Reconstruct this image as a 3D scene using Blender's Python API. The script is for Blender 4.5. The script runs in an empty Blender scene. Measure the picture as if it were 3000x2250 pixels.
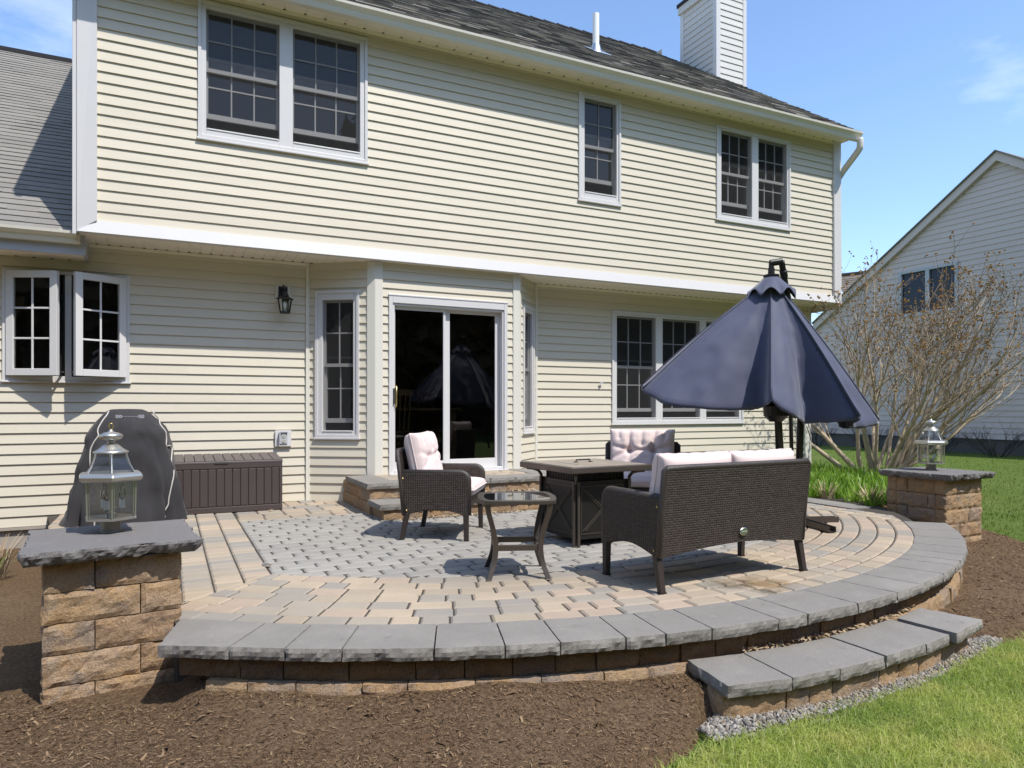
import bpy, math, random
import numpy as np
from mathutils import Vector, Matrix, noise
random.seed(11)
np.random.seed(11)
R = random.Random(5)
COL = bpy.context.scene.collection
SC = bpy.context.scene
rad = math.radians
# ------------------------------------------------------------------ mesh helper
class MB:
    def __init__(s):
        s.v = []; s.f = []; s.uv = []
    def add(s, vs, fs, uv=None):
        o = len(s.v)
        s.v += [tuple(p) for p in vs]
        s.f += [tuple(i + o for i in f) for f in fs]
        s.uv += (uv if uv else [None] * len(fs))
        return s
    def quad(s, a, b, c, d, uv=None):
        return s.add([a, b, c, d], [(0, 1, 2, 3)], [uv] if uv else None)
    def boxb(s, x0, x1, y0, y1, z0, z1):
        return s.hexa([(x0, y0, z0), (x1, y0, z0), (x1, y1, z0), (x0, y1, z0), (x0, y0, z1), (x1, y0, z1), (x1, y1, z1), (x0, y1, z1)])
    def hexa(s, p):
        return s.add(p, [(3, 2, 1, 0), (4, 5, 6, 7), (0, 1, 5, 4), (1, 2, 6, 5), (2, 3, 7, 6), (3, 0, 4, 7)])
    def obox(s, c, d, m):
        """box of size d about c turned by the 3x3 matrix m"""
        c = Vector(c); h = [q / 2 for q in d]
        pts = []
        for z in (-1, 1):
            for x, y in ((-1, -1), (1, -1), (1, 1), (-1, 1)):
                pts.append(c + m @ Vector((x * h[0], y * h[1], z * h[2])))
        return s.hexa(pts)
    def bar(s, a, b, w, h, up=(0, 0, 1)):
        """straight bar from a to b, w wide and h high"""
        a = Vector(a); b = Vector(b); t = (b - a).normalized(); u = Vector(up)
        if abs(t.dot(u)) > .98: u = Vector((0, 1, 0))
        x = t.cross(u).normalized(); z = x.cross(t).normalized()
        P = []
        for q in (a, b):
            for i, j in ((-1, -1), (1, -1), (1, 1), (-1, 1)):
                P.append(q + x * (i * w / 2) + z * (j * h / 2))
        return s.add(P, [(0, 1, 2, 3), (7, 6, 5, 4), (0, 4, 5, 1), (1, 5, 6, 2), (2, 6, 7, 3), (3, 7, 4, 0)])
    def prism(s, poly, z0, z1):
        n = len(poly)
        vs = [(x, y, z0) for x, y in poly] + [(x, y, z1) for x, y in poly]
        fs = [tuple(range(n - 1, -1, -1)), tuple(range(n, 2 * n))]
        fs += [(i, (i + 1) % n, n + (i + 1) % n, n + i) for i in range(n)]
        return s.add(vs, fs)
    def tube(s, pts, r, n=8, caps=True, flat=1.0):
        pts = [Vector(p) for p in pts]; m = len(pts)
        rs = r if isinstance(r, (list, tuple)) else [r] * m
        vs = []; ux = None
        for i, p in enumerate(pts):
            t = (pts[min(i + 1, m - 1)] - pts[max(i - 1, 0)])
            t = t.normalized() if t.length > 1e-9 else Vector((0, 0, 1))
            if ux is None:
                ux = t.orthogonal().normalized()
            ux = (ux - t * ux.dot(t))
            ux = ux.normalized() if ux.length > 1e-6 else t.orthogonal().normalized()
            uy = t.cross(ux)
            for k in range(n):
                a = 2 * math.pi * k / n
                vs.append(p + ux * (math.cos(a) * rs[i]) + uy * (math.sin(a) * rs[i] * flat))
        fs = []
        for i in range(m - 1):
            for k in range(n):
                k2 = (k + 1) % n
                fs.append((i * n + k, i * n + k2, (i + 1) * n + k2, (i + 1) * n + k))
        if caps:
            fs += [tuple(range(n - 1, -1, -1)), tuple((m - 1) * n + k for k in range(n))]
        return s.add(vs, fs)
    def lathe(s, prof, c=(0, 0, 0), n=24, ph=0.0):
        vs = []; m = len(prof)
        for r, z in prof:
            for k in range(n):
                a = 2 * math.pi * k / n + ph
                vs.append((c[0] + r * math.cos(a), c[1] + r * math.sin(a), c[2] + z))
        fs = []
        for i in range(m - 1):
            for k in range(n):
                k2 = (k + 1) % n
                fs.append((i * n + k, i * n + k2, (i + 1) * n + k2, (i + 1) * n + k))
        fs += [tuple(range(n - 1, -1, -1)), tuple((m - 1) * n + k for k in range(n))]
        return s.add(vs, fs)
    def grid(s, P, nu, nv, uv=None, close_u=False):
        """P: list of nv rows of nu points"""
        vs = [p for row in P for p in row]; fs = []; us = []
        for j in range(nv - 1):
            for i in range(nu if close_u else nu - 1):
                i2 = (i + 1) % nu
                fs.append((j * nu + i, j * nu + i2, (j + 1) * nu + i2, (j + 1) * nu + i))
                if uv: us.append([uv[j][i], uv[j][i2], uv[j + 1][i2], uv[j + 1][i]])
        return s.add(vs, fs, us if uv else None)
    def shift(s, d):
        s.v = [(x + d[0], y + d[1], z + d[2]) for x, y, z in s.v]
        return s
    def boxuv(s):
        """planar uv in metres by the direction each face looks"""
        out = []
        for f in s.f:
            p = [Vector(s.v[i]) for i in f]
            n = (p[1] - p[0]).cross(p[2] - p[0])
            if len(p) > 3: n = n + (p[2] - p[0]).cross(p[3] - p[0])
            ax = max(range(3), key=lambda i: abs(n[i]))
            i, j = ((1, 2), (0, 2), (0, 1))[ax]
            out.append([(q[i], q[j]) for q in p])
        s.uv = out
        return s
    def build(s, name, mat, parent=None, smooth=False, bevel=0, seg=2, off=None, weld=False, mats2=None):
        v = s.v
        if off is not None: v = [(x - off[0], y - off[1], z - off[2]) for x, y, z in v]
        me = bpy.data.meshes.new(name)
        me.from_pydata(v, [], s.f); me.update()
        if any(u is not None for u in s.uv):
            l = me.uv_layers.new(name='UVMap'); k = 0
            for f, u in zip(s.f, s.uv):
                for q in range(len(f)):
                    l.data[k].uv = u[q] if u else (0, 0); k += 1
        if smooth:
            me.polygons.foreach_set('use_smooth', [True] * len(me.polygons))
        me.materials.append(mat)
        if mats2:
            me.materials.append(mats2[0])
            for p in me.polygons:
                if p.index >= mats2[1]: p.material_index = 1
        o = bpy.data.objects.new(name, me); COL.objects.link(o)
        if parent is not None: o.parent = parent
        if weld:
            w = o.modifiers.new('weld', 'WELD'); w.merge_threshold = .0004
        if bevel:
            b = o.modifiers.new('bevel', 'BEVEL'); b.width = bevel; b.segments = seg
            b.limit_method = 'ANGLE'; b.angle_limit = rad(40); b.harden_normals = False
        return o

def raw(name, V, F, mat, parent=None, smooth=False):
    """fast mesh from numpy arrays, faces all of one size"""
    me = bpy.data.meshes.new(name)
    n = F.shape[1]
    me.vertices.add(len(V)); me.vertices.foreach_set('co', np.asarray(V, dtype=np.float32).ravel())
    me.loops.add(F.size); me.loops.foreach_set('vertex_index', F.astype(np.int32).ravel())
    me.polygons.add(len(F)); me.polygons.foreach_set('loop_start', np.arange(0, F.size, n, dtype=np.int32))
    me.polygons.foreach_set('loop_total', np.full(len(F), n, dtype=np.int32))
    if smooth: me.polygons.foreach_set('use_smooth', np.ones(len(F), dtype=bool))
    me.update(calc_edges=True); me.validate()
    me.materials.append(mat)
    o = bpy.data.objects.new(name, me); COL.objects.link(o)
    if parent is not None: o.parent = parent
    return o

def tag(o, label=None, cat=None, group=None, kind=None):
    if label: o['label'] = label
    if cat: o['category'] = cat
    if group: o['group'] = group
    if kind: o['kind'] = kind
    return o
def thing(name, label, cat, loc=(0, 0, 0), rz=0, group=None):
    o = bpy.data.objects.new(name, None); COL.objects.link(o)
    o.location = loc; o.rotation_euler = (0, 0, rz); o.empty_display_size = .2
    return tag(o, label, cat, group)
def dup(o, loc=None, rz=None, label=None, parent=None):
    c = o.copy(); COL.objects.link(c)
    if parent is not None: c.parent = parent
    if loc is not None: c.location = loc
    if rz is not None: c.rotation_euler = (0, 0, rz)
    if label: c['label'] = label
    for ch in list(o.children): dup(ch, parent=c)
    return c
def nz(x, y, z, oct=3):
    return noise.fractal(Vector((x, y, z)), 1.0, 2.0, oct)
def catmull(P, n):
    P = [Vector(p) for p in P]; Q = [P[0] * 2 - P[1]] + P + [P[-1] * 2 - P[-2]]; out = []
    for i in range(1, len(Q) - 2):
        for k in range(n):
            t = k / n
            a, b, c, d = Q[i - 1], Q[i], Q[i + 1], Q[i + 2]
            out.append(.5 * ((2 * b) + (c - a) * t + (2 * a - 5 * b + 4 * c - d) * t * t + (3 * b - a - 3 * c + d) * t ** 3))
    out.append(P[-1])
    return out

# ------------------------------------------------------------------ materials
class M:
    def __init__(s, name):
        s.m = bpy.data.materials.new(name); s.m.use_nodes = True
        s.t = s.m.node_tree; s.t.nodes.clear()
        s.out = s.n('ShaderNodeOutputMaterial')
    def n(s, typ, **kw):
        nd = s.t.nodes.new(typ)
        for k, v in kw.items():
            if k in nd.inputs.keys() and not hasattr(nd, k): s.set(nd.inputs[k], v)
            elif hasattr(nd, k): setattr(nd, k, v)
            else: s.set(nd.inputs[k], v)
        return nd
    def set(s, sock, v):
        if isinstance(v, bpy.types.NodeSocket): s.t.links.new(v, sock)
        else: sock.default_value = v
    def i(s, nd, key, v): s.set(nd.inputs[key], v)
    def coord(s, which='Object'):
        return s.n('ShaderNodeTexCoord').outputs[which]
    def noise(s, scale, detail=4, rough=.6, vec=None, out='Fac', dist=0):
        nd = s.n('ShaderNodeTexNoise')
        s.i(nd, 'Scale', scale); s.i(nd, 'Detail', detail); s.i(nd, 'Roughness', rough); s.i(nd, 'Distortion', dist)
        s.i(nd, 'Vector', vec if vec is not None else s.coord())
        return nd.outputs[out]
    def ramp(s, fac, stops, interp='LINEAR'):
        nd = s.n('ShaderNodeValToRGB'); cr = nd.color_ramp; cr.interpolation = interp
        while len(cr.elements) > 1: cr.elements.remove(cr.elements[-1])
        for k, (p, c) in enumerate(stops):
            e = cr.elements[0] if k == 0 else cr.elements.new(p)
            e.position = p; e.color = (*c, 1) if len(c) == 3 else c
        s.i(nd, 'Fac', fac)
        return nd.outputs['Color']
    def mix(s, fac, a, b, mode='MIX'):
        nd = s.n('ShaderNodeMix'); nd.data_type = 'RGBA'; nd.blend_type = mode
        s.set(nd.inputs[0], fac)
        for k, v in ((6, a), (7, b)):
            s.set(nd.inputs[k], (*v, 1) if isinstance(v, (tuple, list)) and len(v) == 3 else v)
        return nd.outputs[2]
    def math(s, op, a, b=0.0, c=0.0):
        nd = s.n('ShaderNodeMath'); nd.operation = op
        s.set(nd.inputs[0], a); s.set(nd.inputs[1], b); s.set(nd.inputs[2], c)
        return nd.outputs[0]
    def rng(s, v, a, b, c, d):
        nd = s.n('ShaderNodeMapRange'); s.i(nd, 'Value', v); s.i(nd, 'From Min', a); s.i(nd, 'From Max', b); s.i(nd, 'To Min', c); s.i(nd, 'To Max', d)
        return nd.outputs[0]
    def island(s):
        return s.n('ShaderNodeNewGeometry').outputs['Random Per Island']
    def mapping(s, vec, scale=(1, 1, 1), rot=(0, 0, 0)):
        nd = s.n('ShaderNodeMapping'); s.i(nd, 'Vector', vec); s.i(nd, 'Scale', scale); s.i(nd, 'Rotation', rot)
        return nd.outputs[0]
    def bump(s, h, strength=.3, dist=.01):
        nd = s.n('ShaderNodeBump'); s.i(nd, 'Height', h); s.i(nd, 'Strength', strength); s.i(nd, 'Distance', dist)
        return nd.outputs[0]
    def pbr(s, col, rough=.6, metal=0.0, normal=None, spec=.5, **kw):
        nd = s.n('ShaderNodeBsdfPrincipled')
        s.i(nd, 'Base Color', (*col, 1) if isinstance(col, (tuple, list)) and len(col) == 3 else col)
        s.i(nd, 'Roughness', rough); s.i(nd, 'Metallic', metal); s.i(nd, 'Specular IOR Level', spec)
        if normal is not None: s.i(nd, 'Normal', normal)
        for k, v in kw.items(): s.i(nd, k, v)
        s.t.links.new(nd.outputs[0], s.out.inputs[0])
        return s.m

def plain(name, col, rough=.55, metal=0, var=.08, scale=6, bump=0, bscale=60, spec=.5):
    m = M(name)
    f = m.noise(scale, 5)
    c = m.mix(f, tuple(q * (1 - var) for q in col), tuple(min(1, q * (1 + var)) for q in col))
    nrm = m.bump(m.noise(bscale, 4), bump, .004) if bump else None
    r = m.rng(m.noise(scale * 2.3, 3), 0, 1, max(0.02, rough - .07), min(1, rough + .07))
    return m.pbr(c, r, metal, nrm, spec)

def mk_siding(name, col, var=.05):
    m = M(name)
    v = m.mapping(m.coord(), (.7, .7, 7))
    f = m.noise(1.0, 4, .6, v)
    isl = m.island()
    c = m.mix(f, tuple(q * (1 - var) for q in col), tuple(q * (1 + var * .5) for q in col))
    c = m.mix(m.rng(isl, 0, 1, 0, .6), c, tuple(q * .91 for q in col))
    dirt = m.rng(m.noise(2.2, 6, .7, m.mapping(m.coord(), (1, 1, .25))), .56, .8, 0, .22)
    c = m.mix(dirt, c, tuple(q * .72 for q in col))
    g = m.bump(m.math('ADD', m.noise(1.3, 2, .5, m.mapping(m.coord(), (1, 1, 5))), m.math('MULTIPLY', m.noise(30, 3, .5, m.mapping(m.coord(), (.15, .15, 3))), .08)), .16, .02)
    return m.pbr(c, .5, 0, g, .35)

def mk_pave(name, cols, speck=.25, bump=.25):
    m = M(name)
    n = len(cols)
    c = m.ramp(m.island(), [(k / n, q) for k, q in enumerate(cols)], 'CONSTANT')
    c = m.mix(m.rng(m.noise(9, 5, .65), .3, .75, 0, .45), c, tuple(np.mean(cols, axis=0) * .86))
    s = m.noise(330, 2, .7)
    c = m.mix(m.rng(s, .5, .72, 0, speck), c, (.36, .33, .29))
    c = m.mix(m.rng(s, .5, .28, 0, speck), c, (.055, .05, .046))
    # wear: soft dirty areas and a rusty spot in front of the seat
    big = m.rng(m.noise(.8, 5, .62), .46, .7, 0, .36)
    c = m.mix(big, c, tuple(np.mean(cols, axis=0) * .55))
    geo = m.n('ShaderNodeNewGeometry').outputs['Position']
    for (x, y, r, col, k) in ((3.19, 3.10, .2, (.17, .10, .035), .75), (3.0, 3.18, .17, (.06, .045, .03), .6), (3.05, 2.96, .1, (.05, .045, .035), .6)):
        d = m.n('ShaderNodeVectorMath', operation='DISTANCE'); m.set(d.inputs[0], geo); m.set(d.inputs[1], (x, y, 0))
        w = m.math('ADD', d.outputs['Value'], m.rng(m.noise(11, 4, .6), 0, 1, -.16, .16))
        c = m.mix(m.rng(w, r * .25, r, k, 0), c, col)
    h = m.math('ADD', m.noise(190, 3, .7), m.math('MULTIPLY', m.noise(24, 3), 1.2))
    return m.pbr(c, .85, 0, m.bump(h, bump, .004), .25)

def mk_block(name, gain=1.0):
    m = M(name)
    isl = m.island()
    base = m.ramp(isl, [(0, (.33, .22, .135)), (.2, (.38, .265, .16)), (.42, (.29, .225, .17)), (.6, (.40, .28, .18)), (.8, (.33, .245, .175))], 'CONSTANT')
    c = m.mix(m.rng(m.noise(7, 6, .66, dist=.5), .44, .64, 0, .8), base, (.43, .27, .13))
    c = m.mix(m.rng(m.noise(5.5, 6, .7, m.mapping(m.coord(), (1, 1, 1.3), (.3, .9, .1)), dist=.6), .54, .68, 0, .7), c, (.22, .20, .19))
    sp = m.noise(120, 4, .75)
    c = m.mix(m.rng(sp, .52, .75, 0, .6), c, (.48, .40, .31))
    c = m.mix(m.rng(sp, .5, .26, 0, .65), c, (.06, .045, .035))
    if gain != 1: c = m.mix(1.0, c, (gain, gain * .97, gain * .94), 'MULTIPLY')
    h = m.math('ADD', m.noise(38, 6, .72), m.math('MULTIPLY', m.noise(150, 3, .7), .5))
    return m.pbr(c, .92, 0, m.bump(h, .9, .012), .15)

def mk_stone(name, col, bump=.5):
    m = M(name)
    isl = m.island()
    c = m.mix(isl, tuple(q * .87 for q in col), tuple(q * 1.1 for q in col))
    c = m.mix(m.rng(m.noise(4.5, 7, .65), .35, .75, 0, .5), c, tuple(q * .72 for q in col))
    c = m.mix(m.rng(m.noise(1.7, 6, .65), .48, .72, 0, .5), c, tuple(q * 1.35 for q in col))
    c = m.mix(m.rng(m.noise(14, 4, .7), .64, .74, 0, .45), c, (.42, .39, .34))
    c = m.mix(m.rng(m.noise(9, 5, .7, m.mapping(m.coord(), (1, 1, 1), (1, 2, .5))), .62, .74, 0, .5), c, tuple(q * .5 for q in col))
    sp = m.noise(260, 2, .7)
    c = m.mix(m.rng(sp, .55, .8, 0, .5), c, (.5, .48, .45))
    c = m.mix(m.rng(sp, .45, .25, 0, .4), c, (.06, .06, .06))
    h = m.math('ADD', m.noise(45, 6, .7), m.math('MULTIPLY', m.noise(210, 2, .6), .5))
    return m.pbr(c, .85, 0, m.bump(h, bump, .008), .25)

def mk_shingle(name, cols, kx=1.0):
    m = M(name)
    isl = m.island()
    n = len(cols)
    c = m.ramp(isl, [(k / n, q) for k, q in enumerate(cols)], 'CONSTANT')
    c = m.mix(m.rng(m.noise(3, 5, .6), .3, .75, 0, .4), c, tuple(np.mean(cols, axis=0)))
    g = m.noise(420, 2, .8)
    c = m.mix(m.rng(g, .45, .75, 0, .55), c, (.34, .33, .31))
    c = m.mix(m.rng(g, .5, .25, 0, .5), c, (.03, .03, .033))
    return m.pbr(c, .95, 0, m.bump(g, .5, .004), .12)

def mk_wicker(name, col=(.040, .027, .021), hi=(.075, .055, .045)):
    m = M(name)
    uv = m.n('ShaderNodeTexCoord').outputs['UV']
    wob = m.n('ShaderNodeVectorMath', operation='ADD'); m.set(wob.inputs[0], uv)
    sc = m.n('ShaderNodeVectorMath', operation='SCALE'); m.set(sc.inputs[0], m.noise(14, 2, .5, uv, 'Color')); m.i(sc, 'Scale', .0012); m.set(wob.inputs[1], sc.outputs[0])
    br = m.n('ShaderNodeTexBrick'); br.offset = .5
    m.i(br, 'Vector', wob.outputs[0]); m.i(br, 'Scale', 1.0); m.i(br, 'Brick Width', .036); m.i(br, 'Row Height', .0135)
    m.i(br, 'Mortar Size', .0026); m.i(br, 'Mortar Smooth', .9); m.i(br, 'Bias', 0)
    m.i(br, 'Color1', (*col, 1)); m.i(br, 'Color2', (*hi, 1)); m.i(br, 'Mortar', (.006, .005, .005, 1))
    sep = m.n('ShaderNodeSeparateXYZ'); m.set(sep.inputs[0], wob.outputs[0])
    wave = m.math('ABSOLUTE', m.math('SINE', m.math('MULTIPLY', sep.outputs[0], math.pi / .018)))
    h = m.math('MULTIPLY', m.math('SUBTRACT', 1.0, br.outputs['Fac']), m.math('ADD', wave, .6))
    c = m.mix(m.rng(m.noise(60, 3, .6), .35, .7, 0, .5), br.outputs['Color'], tuple(q * .6 for q in col))
    return m.pbr(c, .42, 0, m.bump(h, .7, .005), .4)

def mk_cloth(name, col, wscale=900, var=.1, bump=.15, rough=.85, sheen=.2):
    m = M(name)
    c = m.mix(m.noise(5, 5, .6), tuple(q * (1 - var) for q in col), tuple(q * (1 + var) for q in col))
    h = m.math('ADD', m.noise(wscale, 1, .5), m.math('MULTIPLY', m.noise(28, 4, .6), .8))
    return m.pbr(c, rough, 0, m.bump(h, bump, .004), .25, **{'Sheen Weight': sheen})

def mk_glass(name, tint=(.75, .8, .8), refl=1.0, rough=.0, ior=1.5, wav=.0, boost=1.6):
    m = M(name)
    fr = m.n('ShaderNodeFresnel'); m.i(fr, 'IOR', ior)
    tr = m.n('ShaderNodeBsdfTransparent'); m.i(tr, 'Color', (*tint, 1))
    gl = m.n('ShaderNodeBsdfGlossy'); m.i(gl, 'Roughness', rough); m.i(gl, 'Color', (refl, refl, refl, 1))
    if wav:
        nb = m.bump(m.noise(2.3, 2, .5), wav, .02)
        m.i(gl, 'Normal', nb)
    mx = m.n('ShaderNodeMixShader'); m.set(mx.inputs[0], m.math('MULTIPLY', fr.outputs[0], boost)); m.set(mx.inputs[1], tr.outputs[0]); m.set(mx.inputs[2], gl.outputs[0])
    m.t.links.new(mx.outputs[0], m.out.inputs[0])
    return m.m
def mk_screen(name):
    m = M(name)
    tr = m.n('ShaderNodeBsdfTransparent')
    df = m.n('ShaderNodeBsdfDiffuse'); m.i(df, 'Color', (.055, .055, .055, 1))
    mx = m.n('ShaderNodeMixShader'); m.set(mx.inputs[0], .42); m.set(mx.inputs[1], tr.outputs[0]); m.set(mx.inputs[2], df.outputs[0])
    m.t.links.new(mx.outputs[0], m.out.inputs[0])
    return m.m
def mk_leaf(name, cols, trans=.3, rough=.5, patch=None):
    m = M(name)
    n = len(cols)
    c = m.ramp(m.island(), [(k / max(1, n - 1), q) for k, q in enumerate(cols)])
    if patch:
        c = m.mix(m.rng(m.noise(patch[0], 4, .6), .42, .66, 0, .75), c, patch[1], 'MULTIPLY')
        c = m.mix(m.rng(m.noise(patch[0] * 1.7, 3, .6, m.mapping(m.coord(), (1, 1, 1), (0, 0, 2.0))), .55, .72, 0, .7), c, patch[2])
    nd = m.n('ShaderNodeBsdfPrincipled'); m.i(nd, 'Base Color', c); m.i(nd, 'Roughness', rough); m.i(nd, 'Specular IOR Level', .3)
    tl = m.n('ShaderNodeBsdfTranslucent'); m.i(tl, 'Color', c)
    mx = m.n('ShaderNodeMixShader'); m.set(mx.inputs[0], trans); m.set(mx.inputs[1], nd.outputs[0]); m.set(mx.inputs[2], tl.outputs[0])
    m.t.links.new(mx.outputs[0], m.out.inputs[0])
    return m.m
def mk_lawn(name):
    m = M(name)
    a = m.noise(1.1, 6, .6); b = m.noise(42, 5, .75)
    c = m.mix(a, (.07, .115, .018), (.105, .155, .026))
    c = m.mix(m.rng(b, .45, .75, 0, .6), c, (.17, .21, .045))
    c = m.mix(m.rng(b, .5, .25, 0, .7), c, (.025, .045, .008))
    c = m.mix(m.rng(m.noise(.35, 4, .6), .52, .72, 0, .5), c, (.14, .165, .045))
    return m.pbr(c, .8, 0, m.bump(b, .8, .03), .15)
def mk_mulch(name):
    m = M(name)
    a = m.noise(55, 6, .75); b = m.noise(7, 5, .6)
    c = m.ramp(a, [(.25, (.03, .018, .011)), (.42, (.095, .060, .034)), (.6, (.21, .138, .080)), (.78, (.38, .265, .155))])
    c = m.mix(m.rng(b, .4, .7, 0, .4), c, (.11, .07, .043))
    c = m.mix(m.rng(m.noise(.9, 4, .6), .5, .7, 0, .35), c, (.23, .16, .10))
    return m.pbr(c, .95, 0, m.bump(a, 1.0, .02), .1)

MAT = dict(
    siding=mk_siding('cream_vinyl', (.645, .59, .472)),
    siding_grey=mk_siding('grey_vinyl', (.60, .50, .465)),
    siding_chimney=mk_siding('pale_grey_vinyl', (.62, .595, .55)),
    trim=plain('white_vinyl_trim', (.63, .615, .60), .4, 0, .03, 3),
    post=plain('cream_corner_post', (.68, .655, .57), .42, 0, .03, 3),
    soffit=plain('cream_soffit', (.87, .80, .68), .5, 0, .03, 3),
    gutter=plain('cream_metal', (.70, .67, .58), .35, 0, .04, 3),
    fascia_grey=plain('grey_fascia', (.42, .43, .46), .5, 0, .05, 3),
    slot=plain('vent_slot', (.05, .045, .04), .9, 0, .1, 8),
    shingle=mk_shingle('weathered_shingle', [(.24, .22, .19), (.36, .33, .28), (.12, .11, .10), (.42, .38, .32), (.18, .165, .145), (.06, .056, .054), (.33, .30, .255), (.09, .083, .077)]),
    shingle_pale=mk_shingle('pale_shingle', [(.225, .212, .19), (.25, .236, .212), (.205, .196, .18), (.238, .222, .20)]),
    shingle_brown=mk_shingle('brown_shingle', [(.14, .115, .09), (.18, .15, .12), (.11, .092, .076)]),
    ridge=plain('dark_ridge_cap', (.022, .022, .025), .9, 0, .2, 20),
    concrete=plain('concrete', (.36, .32, .27), .9, 0, .15, 5, .4, 90),
    dark_concrete=plain('dark_concrete', (.10, .092, .085), .9, 0, .2, 5, .4, 90),
    glass=mk_glass('window_glass', (.66, .66, .62), .9, 0, 1.5, .06, 2.0),
    dark_pane=plain('dark_window_pane', (.022, .027, .045), .12, 0, .1, 2, 0, 60, .25),
    glass_door=mk_glass('door_glass', (.5, .52, .52), .9, 0, 1.5, .03, 1.7),
    glass_clear=mk_glass('lantern_glass', (.97, .975, .97), .9, .02, 1.45, .1),
    screen=mk_screen('insect_screen'),
    room=plain('room_wall', (.42, .37, .30), .8, 0, .1, 1),
    curtain=plain('blind', (.45, .43, .38), .8, 0, .1, 3),
    darkmetal=plain('black_metal', (.018, .017, .016), .38, .3, .2, 10),
    bronze=plain('bronze_metal', (.10, .083, .068), .38, .55, .12, 10),
    silver=plain('satin_nickel', (.56, .54, .49), .36, .9, .1, 14),
    brass=plain('aged_brass', (.55, .42, .16), .3, .9, .15, 20),
    steel=plain('bright_steel', (.62, .61, .58), .25, 1, .1, 20),
    white=plain('white_plastic', (.83, .83, .81), .35, 0, .03, 5),
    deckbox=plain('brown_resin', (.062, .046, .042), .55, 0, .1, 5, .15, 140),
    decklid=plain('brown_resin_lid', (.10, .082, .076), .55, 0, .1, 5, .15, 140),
    cover=mk_cloth('charcoal_cover', (.036, .034, .036), 700, .15, .35, .75, .1),
    piping=plain('grey_piping', (.50, .47, .42), .7, 0, .1, 30),
    wicker=mk_wicker('brown_wicker'),
    wickertrim=plain('brown_wicker_wrap', (.045, .035, .03), .45, 0, .35, 70, .8, 160),
    leg=plain('dark_brown_leg', (.035, .026, .022), .45, 0, .2, 30, .3, 120),
    cushion=mk_cloth('pale_pink_cushion', (.70, .575, .545), 800, .04, .12, .9, .25),
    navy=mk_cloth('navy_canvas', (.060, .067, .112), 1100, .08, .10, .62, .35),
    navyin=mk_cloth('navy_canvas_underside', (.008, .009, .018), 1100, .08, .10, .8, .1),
    tan=mk_pave('tan_paver', [(.39, .32, .23), (.44, .35, .25), (.35, .30, .235), (.30, .27, .225), (.41, .315, .235), (.37, .30, .22), (.275, .255, .225)]),
    grey=mk_pave('grey_paver', [(.30, .28, .25), (.325, .305, .27), (.275, .26, .235), (.31, .29, .255)], .3),
    cap=mk_stone('grey_capstone', (.235, .217, .193)),
    capdark=mk_stone('slate_grey_cap', (.175, .164, .158), .6),
    block=mk_block('split_face_block'), block_dark=mk_block('shaded_dirty_block', .55),  # block_dark: dirt plus the shade under the capstones, put into the colour
    sand=plain('joint_sand', (.05, .043, .033), 1, 0, .3, 30, .6, 200),
    lawn=mk_lawn('lawn_turf'),
    mulch=mk_mulch('bark_mulch'),
    chip=mk_leaf('bark_chips', [(.045, .026, .014), (.11, .066, .034), (.17, .105, .056), (.21, .138, .078), (.27, .185, .108)], 0, .9),
    blade=mk_leaf('grass_blade', [(.26, .33, .05), (.38, .46, .075), (.48, .55, .12), (.58, .62, .19), (.64, .60, .28)], .48, .5, (2.6, (.46, .62, .42), (.60, .56, .18))),
    blade_far=mk_leaf('grass_blade_distant', [(.08, .15, .018), (.12, .20, .028), (.16, .25, .04), (.24, .29, .07)], .35, .5, (.5, (.55, .72, .5), (.30, .31, .10))),
    herb=mk_leaf('fresh_leaf', [(.09, .19, .015), (.15, .28, .025), (.22, .37, .04), (.28, .42, .06)], .4, .45),
    dry=mk_leaf('dry_stalk', [(.36, .27, .17), (.50, .39, .26), (.28, .19, .115)], .1, .8),
    seed=mk_leaf('dry_seed_head', [(.25, .13, .03), (.38, .21, .06), (.20, .12, .05), (.32, .22, .10)], .15, .8),
    bark=plain('pale_bark', (.41, .33, .225), .85, 0, .45, 14, .6, 60),
    bark_twig=plain('brown_twig', (.25, .185, .12), .85, 0, .4, 20),
    bark_dark=plain('dark_twig', (.05, .043, .04), .9, 0, .3, 20),
    tree_leaf=mk_leaf('tree_leaf', [(.07, .065, .025), (.12, .10, .045), (.19, .13, .075), (.24, .16, .10)], .2, .6),
    gravel=mk_leaf('gravel_stone', [(.10, .095, .088), (.22, .205, .185), (.37, .345, .31), (.14, .132, .122), (.30, .23, .155), (.40, .375, .34)], 0, .85),
    leaf=mk_leaf('fallen_leaf', [(.32, .20, .10), (.45, .31, .18), (.23, .13, .07)], .1, .8),
    bulb=mk_glass('bulb_glass', (.97, .97, .95), .9, 0, 1.45),
    tabletile=None,
    wood=plain('oak_wood', (.36, .20, .085), .45, 0, .25, 12),
)
# ------------------------------------------------------------------ house
HB = (4.35, 8.19, -.3)
house = thing('house', 'two-storey cream vinyl-sided house with an overhanging upper floor behind the patio', 'house', HB)
X_, Y_, Z_ = Vector((1, 0, 0)), Vector((0, 1, 0)), Vector((0, 0, 1))
F_ = Vector((0, -1, 0))
def hb(mb, name, mat, parent=None, **k):
    return mb.build(name, MAT[mat], parent or house, off=HB, **k)

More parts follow.
